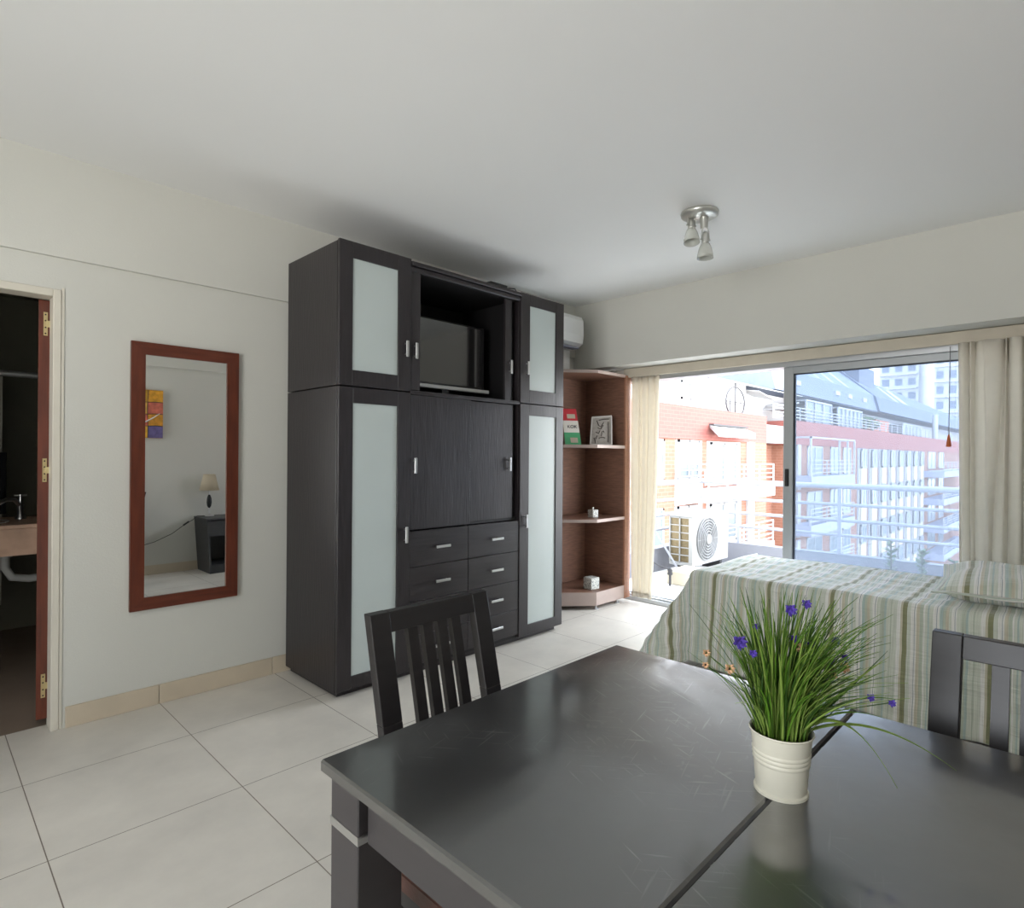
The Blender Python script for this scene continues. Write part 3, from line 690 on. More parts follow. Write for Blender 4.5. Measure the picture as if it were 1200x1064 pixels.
# ------------------------------------------------------------------ bed
BX0, BX1, BY1, BZ = 3.42, 4.355, 1.74, .575
bed = empty('bed', (3.9, .7, 0), 'single bed base and mattress hidden under the striped bedspread', 'bed')
MB().box(BX0 + .04, YR + .03, .12, BX1 - .02, BY1 - .04, .3, c=.006).build('base', M['bedwood'], bed)
mt = MB().box(BX0 + .02, YR + .02, .3, BX1 - .01, BY1 - .02, BZ - .01, c=.03).build('mattress', M['mattress'], bed)
for x in (BX0 + .08, BX1 - .1):
    for y in (YR + .08, BY1 - .12): MB().box(x, y, 0, x + .05, y + .05, .12).build('leg', M['bedwood'], bed)
def drape(s_, t_):
    # s_: distance from wall side edge across (0 at window edge -> grows toward viewer); t_: along Y
    Wd = BX1 - BX0
    ox = max(0, s_ - Wd); oy = max(0, t_ - BY1)
    x = BX1 - min(s_, Wd); y = min(t_, BY1)
    z = BZ + .012 + .008 * math.sin(s_ * 9 + t_ * 3) * math.sin(t_ * 5.1) * 1.0
    rr = .05
    r = math.hypot(ox, oy)
    if r > 0:
        ux, uy = ox / r, oy / r
        # rounded edge
        if r < rr * PI / 2:
            a_ = r / rr; h = rr * math.sin(a_); dz = rr * (1 - math.cos(a_))
        else:
            e = r - rr * PI / 2; lean = .09 + .42 * (2 * ux * uy) ** 1.5 + (.1 * uy ** 3)
            h = rr + e * lean; dz = rr + e * math.sqrt(max(.05, 1 - lean * lean))
            wv = min(1, e / .3)
            ph = (t_ if ux > .5 else s_) * 1.0
            h += wv * (.012 * math.sin(ph * 13) + .008 * math.sin(ph * 29 + 1) + .004 * math.sin(e * 60 + ph * 11))
        x -= ux * h; y += uy * h; z -= dz
    else:
        edge = min(1, min(Wd - s_, 9) / .12)
        z += .004 * math.sin(s_ * 40 + 2 * math.sin(t_ * 6)) * edge
        z -= .012 * (1 - min(1, s_ / .1))
    return Vector((x, y, max(.012, z)))
SW, TL = (BX1 - BX0) + .60, BY1 + .585
def hemcut(t_): q_ = max(0, min(1, (t_ - 1.1) / .5)); return .03 * q_ * q_ * (3 - 2 * q_)
T0 = YR + .02
def dfn(u, v):
    t_ = T0 + (TL - T0) * v; s_ = (SW - hemcut(t_)) * u
    return drape(s_, t_)
m_ = MB().grid(dfn, 130, 190, uvfn=lambda u, v: (SW * u, (T0 + (TL - T0) * v)))
sprd = m_.build('bedspread', M['cloth']); solidify(sprd, .008, 1)
tag(sprd, 'sage green and cream striped quilted bedspread draped over the bed', 'bedspread')

def pillow(cx, cy, z, L_, Wd, T_, rz, label, tilt):
    e = empty('pillow', (cx, cy, z), label, 'pillow')
    Rm = Matrix.Rotation(rz, 3, 'Z') @ Matrix.Rotation(tilt, 3, 'Y')
    def side(sg):
        def fn(u, v):
            a_ = 2 * u - 1; b__ = 2 * v - 1
            th = (max(0, 1 - abs(a_) ** 3.2) * max(0, 1 - abs(b__) ** 3.2)) ** .5
            pin = 1 - .07 * (1 - abs(b__)) * abs(a_) - .0
            pin2 = 1 - .07 * (1 - abs(a_)) * abs(b__)
            p = Vector((a_ * Wd / 2 * pin, b__ * L_ / 2 * pin2, sg * T_ / 2 * th + .006 * math.sin(a_ * 7 + b__ * 5) * th))
            p = Rm @ p
            return p + Vector((cx, cy, z + T_ / 2))
        return fn
    m_ = MB()
    uvf = lambda u, v: (u * Wd, v * L_ + .13)
    m_.grid(side(1), 36, 36, uvfn=uvf); m_.grid(side(-1), 36, 36, uvfn=uvf)
    m_.build('pillowcase', M['cloth'], e)
    fl = MB()
    def flange(u, v):
        ang = u * 4; k = int(ang) % 4; f_ = ang - int(ang)
        c4 = [(-1, -1), (1, -1), (1, 1), (-1, 1)]; p0 = c4[k]; p1 = c4[(k + 1) % 4]
        a_ = p0[0] + (p1[0] - p0[0]) * f_; b__ = p0[1] + (p1[1] - p0[1]) * f_
        pin = 1 - .07 * (1 - abs(b__)) * abs(a_); pin2 = 1 - .07 * (1 - abs(a_)) * abs(b__)
        s2 = 1 + .09 * v
        p = Rm @ Vector((a_ * Wd / 2 * pin * s2, b__ * L_ / 2 * pin2 * s2, -.004 * v + .004 * math.sin(u * 50) * v))
        return p + Vector((cx, cy, z + T_ / 2))
    fl.grid(flange, 80, 3, uvfn=lambda u, v: (u * 2, v * .04 + .2))
    o = fl.build('flange', M['cloth'], e); solidify(o, .006, 0)
    return e
pillow(3.80, .24, BZ + .02, .62, .60, .15, math.radians(4), 'striped pillow lying at the head of the bed below the wide curtain', math.radians(-4))

# ------------------------------------------------------------------ nightstand, lamp, picture (seen in the mirror)
ns = empty('nightstand', (2.45, -.1, 0), 'charcoal tapered nightstand reflected in the mirror', 'nightstand')
xa, xb = 2.21, 2.66; ya, yb = YR + .015, .125; zt = .57
m_ = MB()
m_.hexa([(xa + .04, ya, 0), (xa + .06, ya, 0), (xa + .06, yb - .02, 0), (xa + .04, yb - .02, 0)], [(xa, ya, zt), (xa + .02, ya, zt), (xa + .02, yb, zt), (xa, yb, zt)])
m_.hexa([(xb - .06, ya, 0), (xb - .04, ya, 0), (xb - .04, yb - .02, 0), (xb - .06, yb - .02, 0)], [(xb - .02, ya, zt), (xb, ya, zt), (xb, yb, zt), (xb - .02, yb, zt)])
m_.box(xa + .05, ya, 0, xb - .05, ya + .015, zt); m_.box(xa + .05, ya, .0, xb - .05, yb - .025, .09)
m_.build('body', M['night'], ns)
MB().box(xa - .005, ya, zt, xb + .005, yb + .008, zt + .022, c=.003).build('top', M['night'], ns)
o = MB().box(xa + .022, yb - .03, zt - .17, xb - .022, yb - .008, zt - .008, c=.002).build('drawer', M['night'], ns)
MB().cyl((2.435, yb - .008, zt - .09), (2.435, yb + .012, zt - .09), .012).build('knob', M['chrome'], o)
tl = empty('table_lamp', (2.33, -.17, zt + .022), 'small table lamp with cream shade on the nightstand in the mirror', 'lamp')
lx, ly, lz = 2.325, -.16, zt + .023
MB().lathe([(.0, 0), (.052, 0), (.05, .01), (.012, .02), (.006, .03), (.006, .1), (0, .1)], (lx, ly, lz), 20).build('base', M['chrome'], tl)
MB().lathe([(.008, .09), (.02, .11), (.026, .15), (.022, .2), (.01, .235), (0, .236)], (lx, ly, lz), 20).build('turned_body', M['black'], tl)
MB().cyl((lx, ly, lz + .23), (lx, ly, lz + .31), .006).build('stem', M['chrome'], tl)
o = MB().lathe([(.098, .285), (.058, .46)], (lx, ly, lz), 28).build('lamp_shade', M['shade'], tl); solidify(o, .003, 0)
tag(MB().tube([(lx - .05, ly + .02, lz + .006), (2.2, -.15, lz + .01), (2.16, -.17, .56), (2.1, -.2, .52), (1.98, -.24, .42), (1.82, -.265, .345), (1.6, -.28, .29), (1.45, -.28, .27)], .0035, 6)
    .cyl((2.13, -.185, .545), (2.08, -.207, .505), .009).build('lamp_cord', M['black']), 'black lamp cord with inline switch draped along the wall in the mirror', 'cord')
pc = empty('abstract_painting', (1.6, YR, 1.44), 'colourful orange and violet abstract canvas hanging opposite the mirror', 'painting')
MB().box(1.32, YR + .001, 1.44, 1.892, YR + .025, 1.945).build('canvas', mat('canvas_side', srgb(190, 130, 60), .8), pc)
cols = [(216, 150, 40), (206, 110, 88), (196, 150, 50), (120, 104, 150), (222, 170, 60), (200, 96, 60), (226, 176, 80), (150, 110, 140)]
k = 0
for i in range(4):
    for j in range(4):
        xa_ = 1.322 + i * .1425; za = 1.442 + j * .125
        c = cols[[0, 3, 2, 7, 1, 4, 5, 0, 4, 1, 6, 2, 3, 2, 1, 0][(i * 4 + j + (3 if i == 3 else 0)) % 16]]
        if i == 3: c = [(110, 100, 150), (214, 150, 50), (206, 112, 92), (222, 160, 50)][j]
        MB().box(xa_, YR + .025, za, xa_ + .1415, YR + .0265, za + .124).build('colour_field', mat('paint_%d' % k, srgb(*c), .7, var=.25, vscale=25), pc); k += 1
m_ = MB()
for i in range(1, 4): m_.tube([(1.322 + i * .1425 + .004 * math.sin(z_), YR + .028, 1.445 + z_ * .062) for z_ in range(9)], .003, 5)
for j in range(1, 4): m_.tube([(1.325 + z_ * .0705, YR + .028, 1.442 + j * .125 + .003 * math.sin(z_ * 2)) for z_ in range(9)], .0035, 5)
m_.build('dark_line', M['ext_dark'], pc)
MB().tube([(1.86 - .03 * i, YR + .03, 1.7 - .12 * math.sin(i / 8 * PI / 2)) for i in range(10)], [.002 + .006 * math.sin(i / 9 * PI) for i in range(10)], 6).build('white_arc', M['white_plastic'], pc)

# ------------------------------------------------------------------ ceiling lamp
cl = empty('ceiling_spotlight', (3.085, 1.575, H), 'round nickel ceiling lamp with two hanging glass spotlights', 'ceiling lamp')
MB().lathe([(.0, H - .0005), (.1, H - .0005), (.103, H - .006), (.1, H - .02), (.085, H - .03), (0, H - .033)], (3.085, 1.575, 0), 40).build('canopy', M['lamp_body'], cl)
def spot(cx, cy, zc, axis, arm_top, cap):
    axv = Vector(axis).normalized()
    c = Vector((cx, cy, zc))
    s_ = MB().lathe([(.0, .055), (.013, .053), (.018, .035), (.02, .0), (.019, -.008), (0, -.008)], c, 20, axis=-axv * -1).build('socket', M['lamp_body'], cl)
    g = MB().lathe([(.016, -.008), (.024, -.012), (.034, -.035), (.042, -.07), (.044, -.092), (.0425, -.092), (.036, -.06), (.022, -.02)], c, 24, axis=axv).build('glass_shade', M['lamp_glass'], s_)
    b_ = MB().tube([c + Vector((.022, -.012, .012)), c + Vector((.02, -.01, .06)), c + Vector(arm_top)], .003, 6)
    b_.tube([c + Vector((-.022, .012, .012)), c + Vector((-.02, .01, .06)), c + Vector(arm_top)], .003, 6)
    b_.cyl(c + Vector((-.028, .014, .012)), c + Vector((.028, -.014, .012)), .004)
    b_.build('bracket', M['black'] if cap else M['lamp_body'], s_)
MB().cyl((3.1, 1.555, H - .03), (3.1, 1.555, H - .095), .024, .02).build('stem', M['lamp_body'], cl)
spot(3.095, 1.545, 2.50 - .02, (0, 0, 1), (0, 0, .1), False)
spot(3.058, 1.61, 2.565, (.18, .12, 1), (.0, .0, .08), False)

# ------------------------------------------------------------------ dining table
TX0, TX1, TYA, TYS, TYB, TZ = .508, 1.412, .965, .36, -.245, .75
tb = empty('dining_table', (.96, .36, 0), 'black lacquered dining table with a scuffed split top', 'table')
MB().box(TX0, TYS + .0025, TZ - .022, TX1, TYA, TZ, c=.0035).build('tabletop', M['table'], tb)
MB().box(TX0, TYB, TZ - .022, TX1, TYS - .0025, TZ, c=.0035).build('tabletop', M['table'], tb)
ai = .035
MB().box(TX0 + ai, TYB + .1, .632, TX0 + ai + .02, TYA - .1, TZ - .0222).build('apron', M['table_leg'], tb)
MB().box(TX1 - ai - .02, TYB + .1, .632, TX1 - ai, TYA - .1, TZ - .0222).build('apron', M['table_leg'], tb)
MB().box(TX0 + .1, TYA - .05, .632, TX1 - .1, TYA - .03, TZ - .0222).build('apron', M['table_leg'], tb)
MB().box(TX0 + .1, TYB + .03, .632, TX1 - .1, TYB + .05, TZ - .0222).build('apron', M['table_leg'], tb)
for x in (TX0 + .022, TX1 - .112):
    for y in (TYA - .09, TYB + .005):
        o = MB().box(x, y, 0, x + .09, y + .09, TZ - .0222, c=.002).build('leg', M['table_leg'], tb)
        MB().box(x - .001, y - .001, .628, x + .091, y + .091, .643).build('metal_band', M['chrome'], o)

# dining chairs: built facing -y (local), back at y = 0
def make_chair(loc, rz, label):
    c = empty('dining_chair', (0, 0, 0), label, 'chair', 'black slatted dining chairs round the table')
    hw = .188; t = .024; H_ = .905; zl = .5
    def yb(z): return 0 if z < .42 else .115 * ((z - .42) / (H_ - .42))          # back lean
    y_top = .115
    def post(x0, x1):
        m_ = MB()
        d0, d1 = .034, .028
        zs = [0, .42, .66, H_]
        prev = None
        for z in zs:
            yy = yb(z) + (.02 if z == 0 else 0)
            ring = [(x0, yy - d1, z), (x1, yy - d1, z), (x1, yy, z), (x0, yy, z)]
            if prev: m_.hexa(prev, ring)
            prev = ring
        return m_
    wd_ = .054; sg_ = .05; sw_ = .029
    bevel(post(-hw, -hw + wd_).build('leg', M['chair_wood'], c), .002); bevel(post(hw - wd_, hw).build('leg', M['chair_wood'], c), .002)
    def seg(z0, z1, xa_, xb_, d=.022, off=-.003):
        return MB().hexa([(xa_, yb(z0) - d + off, z0), (xb_, yb(z0) - d + off, z0), (xb_, yb(z0) + off, z0), (xa_, yb(z0) + off, z0)],
                         [(xa_, yb(z1) - d + off, z1), (xb_, yb(z1) - d + off, z1), (xb_, yb(z1) + off, z1), (xa_, yb(z1) + off, z1)])
    bevel(seg(H_ - .048, H_ - .0005, -hw + wd_ , hw - wd_ , .026, -.001).build('top_rail', M['chair_wood'], c), .002)
    seg(.5, .545, -hw + wd_, hw - wd_).build('lower_rail', M['chair_wood'], c)
    gap = (2 * (hw - wd_) - 2 * sg_ - 4 * sw_) / 3
    for k in range(4):
        x = -hw + wd_ + sg_ + (gap + sw_) * k
        seg(.54, H_ - .046, x, x + .029, .016, -.006).build('slat', M['chair_wood'], c)
    st = MB(); st.grid(lambda u, v: Vector((-.245 + .49 * u, -.43 + .41 * v, .43 + .022 * (max(0, 1 - abs(2 * u - 1) ** 4) * max(0, 1 - abs(2 * v - 1) ** 4)) ** .6)), 20, 20)
    st.box(-.245, -.43, .40, .245, -.02, .431)
    st.build('seat', M['seat'], c)
    m_ = MB().box(-.225, -.415, .345, .225, -.395, .40).box(-.225, -.395, .345, -.205, -.03, .40).box(.205, -.395, .345, .225, -.03, .40)
    m_.build('seat_frame', M['chair_wood'], c)
    for x in (-.235, .197): MB().box(x, -.422, 0, x + .038, -.384, .40, c=.002).build('leg', M['chair_wood'], c)
    c.location = loc; c.rotation_euler = (0, 0, rz)
    return c
# chair A: top rail outer corners at world (.765,1.24) and (1.14,1.24)
make_chair((.95, 1.125, 0), 0, 'black slatted dining chair standing between the table and the wardrobe')
make_chair((1.50, .064, 0), math.radians(-90), 'black slatted dining chair on the window side of the table, nearest the bed')

# ------------------------------------------------------------------ potted grass on the table
PC = Vector((.9875, .3565, TZ))
pp = empty('potted_plant', tuple(PC), 'cream tin bucket of artificial grass with violet flowers on the table', 'plant')
pr = [(0, .001), (.042, .001), (.0445, .0), (.0445, .004), (.0415, .006), (.0428, .02), (.0453, .0475), (.0468, .050), (.0468, .052), (.0458, .0545), (.0474, .057), (.0474, .059), (.0464, .0615), (.048, .064), (.048, .066), (.047, .0685), (.0485, .078), (.0505, .094), (.0535, .0965), (.0525, .0985), (.0498, .096), (.0385, .02), (0, .02)]
MB().lathe([(r_ * .915, z + .0) for r_, z in pr], PC, 48, sharp=True).build('bucket', M['pot'], pp)
MB().lathe([(0, .083), (.025, .084), (.0425, .081), (.04, .06), (0, .06)], PC, 24).build('soil', M['soil'], pp)
RIGHT = Vector((.70, -.714, 0)); FWD = Vector((.714, .70, 0)); UP = Vector((0, 0, 1))
def blade(mb, base, tip, arch, w, mi, seg=9):
    base = Vector(base); tip = Vector(tip); d = tip - base
    side = d.cross(UP)
    if side.length < 1e-4: side = Vector((1, 0, 0))
    side.normalize(); ang = R.uniform(0, PI); 
    side = (side * math.cos(ang) + FWD * math.sin(ang)).normalized()
    pts = []
    for i in range(seg + 1):
        t_ = i / seg
        hz = t_ ** (1 + arch); vz = t_ ** (1 / (1 + .0 * arch))
        p = base + Vector((d.x * hz, d.y * hz, d.z * vz + arch * .35 * d.length * math.sin(t_ * PI) * .35))
        pts.append((p, side * w * (1 - t_) ** .6 * (.55 + .45 * min(1, t_ * 4))))
    vs = []
    for p, s_ in pts: vs += [p - s_ + Vector((0, 0, 0)), p + FWD * -.0006, p + s_]
    fs = []
    for i in range(seg):
        for k in (0, 1): fs.append((i * 3 + k, i * 3 + k + 1, i * 3 + k + 4, i * 3 + k + 3))
    mb._add(vs, fs, mi, True)
gm = MB()
for i in range(380):
    a_ = R.uniform(0, 2 * PI); rr = .038 * math.sqrt(R.random())
    base = PC + Vector((rr * math.cos(a_), rr * math.sin(a_), .082))
    a2 = a_ + R.uniform(-.5, .5)
    out = (.02 + .10 * R.random() ** .9) * (rr / .04 * .75 + .35)
    hgt = R.uniform(.10, .235) * (1 - .9 * max(0, out - .05))
    d = Vector((math.cos(a2) * out, math.sin(a2) * out, 0))
    lean = RIGHT * (R.random() ** 2 * .05)
    tip = base + d + lean + Vector((0, 0, hgt))
    blade(gm, base, tip, R.uniform(.3, 1.1), R.uniform(.0016, .0032), R.choice([0, 0, 1, 2, 2]))
for i in range(80):      # the right-hand arching sheaf
    base = PC + Vector((R.uniform(-.02, .03), R.uniform(-.03, .02), .082))
    out = R.uniform(.06, .15); tip = base + RIGHT * out + FWD * R.uniform(-.05, .05) + Vector((0, 0, R.uniform(.06, .20)))
    blade(gm, base, tip, R.uniform(.5, 1.1), R.uniform(.0014, .0026), R.choice([0, 1, 2]))
def arc_blade(base, mid, tip, w_, mi):
    vs_ = []; n_ = 18
    for i in range(n_ + 1):
        t_ = i / n_; p = base * (1 - t_) ** 2 + mid * 2 * t_ * (1 - t_) + tip * t_ * t_
        w2 = w_ * (1 - t_ ** 2.5) * min(1, .5 + t_ * 4); sd = (UP * .6 + FWD * .8) .normalized() * w2
        vs_ += [p - sd, p + RIGHT * .0004, p + sd]
    gm._add(vs_, [(i * 3 + k, i * 3 + k + 1, i * 3 + k + 4, i * 3 + k + 3) for i in range(n_) for k in (0, 1)], mi, True)
for (tx, ty), (mx_, my_), w_, mi, tf in (((1044, 918), (985, 800), .0032, 2, -.02), ((1120, 897), (1010, 815), .0026, 2, 0), ((1062, 815), (985, 800), .0022, 0, .02), ((1035, 836), (975, 815), .0020, 0, 0), ((812, 704), (880, 790), .0018, 1, .02),
    ((1040, 764), (985, 800), .0026, 2, 0), ((1030, 780), (960, 810), .0026, 0, -.02), ((1045, 757), (1000, 800), .0022, 1, .02), ((1000, 745), (960, 780), .0022, 2, 0), ((845, 725), (880, 800), .0022, 0, 0)):
    def wp(x, y, f): return PC + RIGHT * ((x - 914.5) / 694 * (.955 + f)) + FWD * f + Vector((0, 0, 1.285 - (y - 531.5) / 694 * (.955 + f) - TZ))
    arc_blade(PC + RIGHT * (.025 if tx > 914 else -.025) + Vector((0, 0, .086)), wp(mx_, my_, tf * .5), wp(tx, ty, tf), w_, mi)
for rx, rf, rz_, ar in () and ((-.115, .03, .205, .3), (-.09, 0, .165, .5), (.185, -.04, -.002, 1.4), (.12, -.11, .0, 1.4), (.165, .04, .10, 1.3), (.175, .02, .07, 1.5), (.15, .0, .13, 1.0), (-.1, .05, .12, .8), (.135, -.02, .165, .7)):
    base = PC + RIGHT * (.02 if rx > 0 else -.02) + Vector((0, 0, .085))
    blade(gm, base, base + RIGHT * rx + FWD * rf + Vector((0, 0, rz_ - (.075 if rz_ < .03 else 0))), ar, .0016, 2 if rz_ < .1 else 0, 16)
lf = gm.build('grass_blades', [M['leaf'], M['leaf_dark'], M['leaf_pale']], pp); lf['kind'] = 'stuff'
solidify(lf, .0004, 0)
def flower(px, py, m, sz):
    # px,py: offset on a plane facing the window, in metres: right, height above table
    top = PC + RIGHT * px + FWD * R.uniform(-.03, .03) + Vector((0, 0, py))
    base = PC + RIGHT * (px * .2) + Vector((0, 0, .083))
    f = MB()
    mid = (base + top) / 2 + RIGHT * px * -.12 + Vector((0, 0, .015))
    f.tube([base, mid, top], .0008, 5, 1)
    for k in range(11):
        an = k * 2.399; el = .15 + .9 * (k / 11)
        d = (RIGHT * math.cos(an) * math.cos(el) + UP * math.sin(an) * math.cos(el) - FWD * math.sin(el)).normalized()
        e = top + d * sz; sd = d.cross(FWD).normalized() * sz * .28
        f._add([top, top + d * sz * .55 + sd, e, top + d * sz * .55 - sd, top + d * sz * .6 - FWD * sz * .12], [(0, 1, 4), (1, 2, 4), (2, 3, 4), (3, 0, 4)], 0)
    f.lathe([(sz * .3, 0), (sz * .25, sz * .18), (0, sz * .25)], top - FWD * sz * .1, 8, 2, axis=-FWD)
    o = f.build('flower', [m, M['leaf_dark'], M['soil'] if m is M['peach'] else M['violet']], pp)
    return o
def pxof(x, y, t_=.955): return ((x - 914.5) / 694 * t_, 1.285 - (y - 531.5) / 694 * t_ - TZ)
for x, y, c, s_ in ((935, 699, 'violet', .0085), (926, 711, 'violet', .011), (860, 744, 'violet', .0125), (872, 754, 'violet', .007), (880, 727, 'violet', .006), (954, 758, 'violet', .015), (933, 746, 'violet', .007),
                    (978, 775, 'violet', .009), (992, 768, 'violet', .007), (976, 745, 'violet', .008), (1013, 808, 'violet', .007), (1031, 810, 'violet', .007),
                    (936, 755, 'peach', .008), (990, 778, 'peach', .010), (972, 784, 'peach', .008), (846, 772, 'peach', .009), (830, 765, 'peach', .007), (825, 775, 'peach', .006)):
    flower(*pxof(x, y), M[c], s_ * 1.15)

# ------------------------------------------------------------------ balcony
struct('floor_balcony', MB().box(XO + .2, -1.5, -.14, 7.2, 3.75, -.01), M['balcony_tile'])
cu = MB().box(7.0, -1.5, -.01, 7.12, 3.62, .25).box(4.74, 3.5, -.01, 7.0, 3.62, .25)
struct('wall_balcony', cu, M['grey_wall'])
rl = empty('balcony_railing', (7.05, 1.5, .25), 'white tubular balcony railing outside the window', 'railing')
MB().cyl((7.05, -1.5, .98), (7.05, 3.56, .98), .03, n=16).cyl((7.05, 3.56, .98), (4.8, 3.56, .98), .03, n=16).build('handrail', M['rail'], rl)
for z in (.78, .61, .45): MB().cyl((7.05, -1.5, z), (7.05, 3.56, z), .018, n=12).cyl((7.05, 3.56, z), (4.8, 3.56, z), .018, n=12).build('rail', M['rail'], rl)
for x, y in ((7.05, 3.56), (7.05, 2.0 + 1.06), (7.05, 1.95), (7.05, .3), (5.2, 3.56)): MB().box(x - .018, y - .018, .25, x + .018, y + .018, .98).build('post', M['rail'], rl)

oc = empty('outdoor_condenser', (6.3, 3.2, .0), 'white outdoor air conditioning unit with round fan grille on the balcony', 'air conditioner')
ax0, ax1, ay0, ay1, az0, az1 = 5.89, 6.76, 3.06, 3.34, .10, .655
m_ = MB().box(ax0, ay0, az0, ax1, ay1, az0 + .03, c=.006).box(ax0, ay0, az1 - .03, ax1, ay1, az1, c=.008)
m_.box(ax0 + .012, ay0 + .002, az0 + .02, ax1 - .002, ay0 + .02, az1 - .02).box(ax1 - .02, ay0 + .01, az0 + .02, ax1 - .002, ay1, az1 - .02)
m_.box(ax0 + .02, ay1 - .01, az0 + .02, ax1 - .01, ay1, az1 - .02)
m_.box(ax0, ay0 + .001, az0 + .03, ax0 + .0118, ay0 + .045, az1 - .03).box(ax0, ay1 - .012, az0 + .03, ax0 + .01, ay1, az1 - .03)
m_.build('casing', M['white_metal'], oc)
MB().box(ax0 + .02, ay0 + .04, az0 + .03, ax0 + .03, ay1 - .012, az1 - .03).build('fins', M['fin'], oc)
m_ = MB()
for k in range(7):
    z = az0 + .035 + (az1 - az0 - .07) * k / 6; m_.box(ax0 + .002, ay0 + .04, z - .005, ax0 + .012, ay1 - .012, z + .005)
for k in (1,): y = ay0 + .04 + (ay1 - ay0 - .05) * .5; m_.box(ax0 + .002, y - .006, az0 + .03, ax0 + .012, y + .006, az1 - .03)
m_.build('side_grille', M['white_metal'], oc)
fx, fz = 6.22, .375
MB().cyl((fx, ay0 - .001, fz), (fx, ay0 + .001, fz), .235, n=40).build('fan_recess', mat('fan_recess_grey', srgb(104, 104, 103), .7), oc)
for r_ in (.235, .205, .175, .145, .115, .085):
    MB().tube([(fx + r_ * math.cos(a * PI / 20), ay0 - .012 - .01 * (1 - r_ / .24), fz + r_ * math.sin(a * PI / 20)) for a in range(41)], .007, 6).build('fan_guard_ring', M['guard'], oc)
m_ = MB().cyl((fx, ay0 - .03, fz), (fx, ay0 - .004, fz), .055, n=24)
for a in range(8): m_.bar((fx, ay0 - .012, fz), (fx + .235 * math.cos(a * PI / 4), ay0 - .012, fz + .235 * math.sin(a * PI / 4)), .006, .006, up=(0, 1, 0))
m_.build('fan_hub', M['white_metal'], oc)
MB().box(6.6, ay0 - .0015, .60, 6.68, ay0 + .001, .615).build('nameplate', M['pvc'], oc)
for x in (ax0 + .1, ax1 - .15): MB().box(x, ay0 + .03, -.01, x + .05, ay1 - .03, az0).build('foot', M['ext_dark'], oc)
tag(MB().bar((5.62, 3.42, .58), (5.84, 3.18, .04), .02, .02).bar((5.62, 3.42, .58), (5.88, 3.42, .6), .02, .02).build('steel_bracket', M['rail']), 'slanted white steel bracket beside the outdoor condenser', 'bracket')
jb = empty('pipe_box', (5.45, 3.0, 0), 'beige pipe cover with a dark valve on the balcony floor', 'box')
MB().box(5.42, 2.86, -.01, 5.8, 3.1, .13, c=.008).build('cover', M['ext_cream'], jb)
MB().lathe([(.02, 0), (.028, .01), (.02, .03), (.026, .05), (.01, .07), (0, .075)], (5.35, 3.02, .1), 12).cyl((5.35, 3.02, -.01), (5.35, 3.02, .1), .012).build('valve', M['ext_dark'], jb)
MB().tube([(5.35, 3.02, .15), (5.25, 3.1, .2), (5.1, 3.22, .33)], .006).build('hose', M['ext_dark'], jb)

# small potted plants along the railing
def balc_plant(x, y, h, label):
    e = empty('balcony_plant', (x, y, -.01), label, 'plant', 'small potted plants by the balcony railing')
    MB().lathe([(0, 0), (.06, 0), (.085, .14), (.078, .14), (.07, .12), (0, .12)], (x, y, -.01), 16).build('pot', M['terracotta'], e)
    m_ = MB(); r = random.Random(int(x * 100 + y * 37))
    m_.tube([(x, y, .11), (x + .01, y, h * .6), (x, y, h)], .006, 5, 1)
    for k in range(46):
        z = .16 + (h - .16) * r.random(); an = r.uniform(0, 2 * PI); L_ = .05 + .05 * r.random()
        p = Vector((x, y, z)); d = Vector((math.cos(an), math.sin(an), .5)).normalized(); s2 = d.cross(UP).normalized() * L_ * .28
        m_._add([p, p + d * L_ * .5 + s2, p + d * L_, p + d * L_ * .5 - s2], [(0, 1, 2), (0, 2, 3)], 0)
    m_.build('foliage', [M['foliage'], M['bedwood']], e)
balc_plant(6.8, 1.42, .47, 'tallest potted plant by the railing, nearest the window panel frame')
balc_plant(6.8, 1.165, .40, 'potted plant by the railing, middle of the three')
balc_plant(6.8, .915, .34, 'potted plant by the railing, nearest the wide curtain')

# ------------------------------------------------------------------ building across the courtyard
GZ = -16
struct('ground_courtyard', MB().box(-30, -60, GZ - .2, 200, 90, GZ), M['ground'])
ab = empty('apartment_building', (40, 12.4, GZ), 'long brick apartment building with slate roof across the courtyard', 'building')
FY = 12.4
MB().box(6, FY, GZ, 31.8, FY + 3, 2.04).box(31.8, FY + 1.4, GZ, 36.4, FY + 3, 2.04).box(36.4, FY, GZ, 118, FY + 3, 2.04).build('brick_wall', M['brick_low'], ab)
MB().box(6, FY - .06, 2.04, 31.8, FY + 3, 3.45).box(36.0, FY - .06, 2.04, 118, FY + 3, 3.45).build('brick_parapet', M['brick_band'], ab)
MB().box(31.8, FY + .5, 2.1, 36.0, FY + 3, 3.1).build('white_parapet', M['ext_white'], ab)
MB().box(30.2, FY - .05, GZ, 31.8, FY, 2.04).build('pier', M['brick_low'], ab)
MB().box(29.4, FY - .12, GZ, 30.15, FY, 2.04).build('white_column', M['ext_white'], ab)
MB().box(6, FY + .9, 3.45, 31.4, FY + 6, 5.15).box(31.4, FY + 1.8, 3.1, 118, FY + 6, 5.1).build('attic_wall', M['ext_white'], ab)
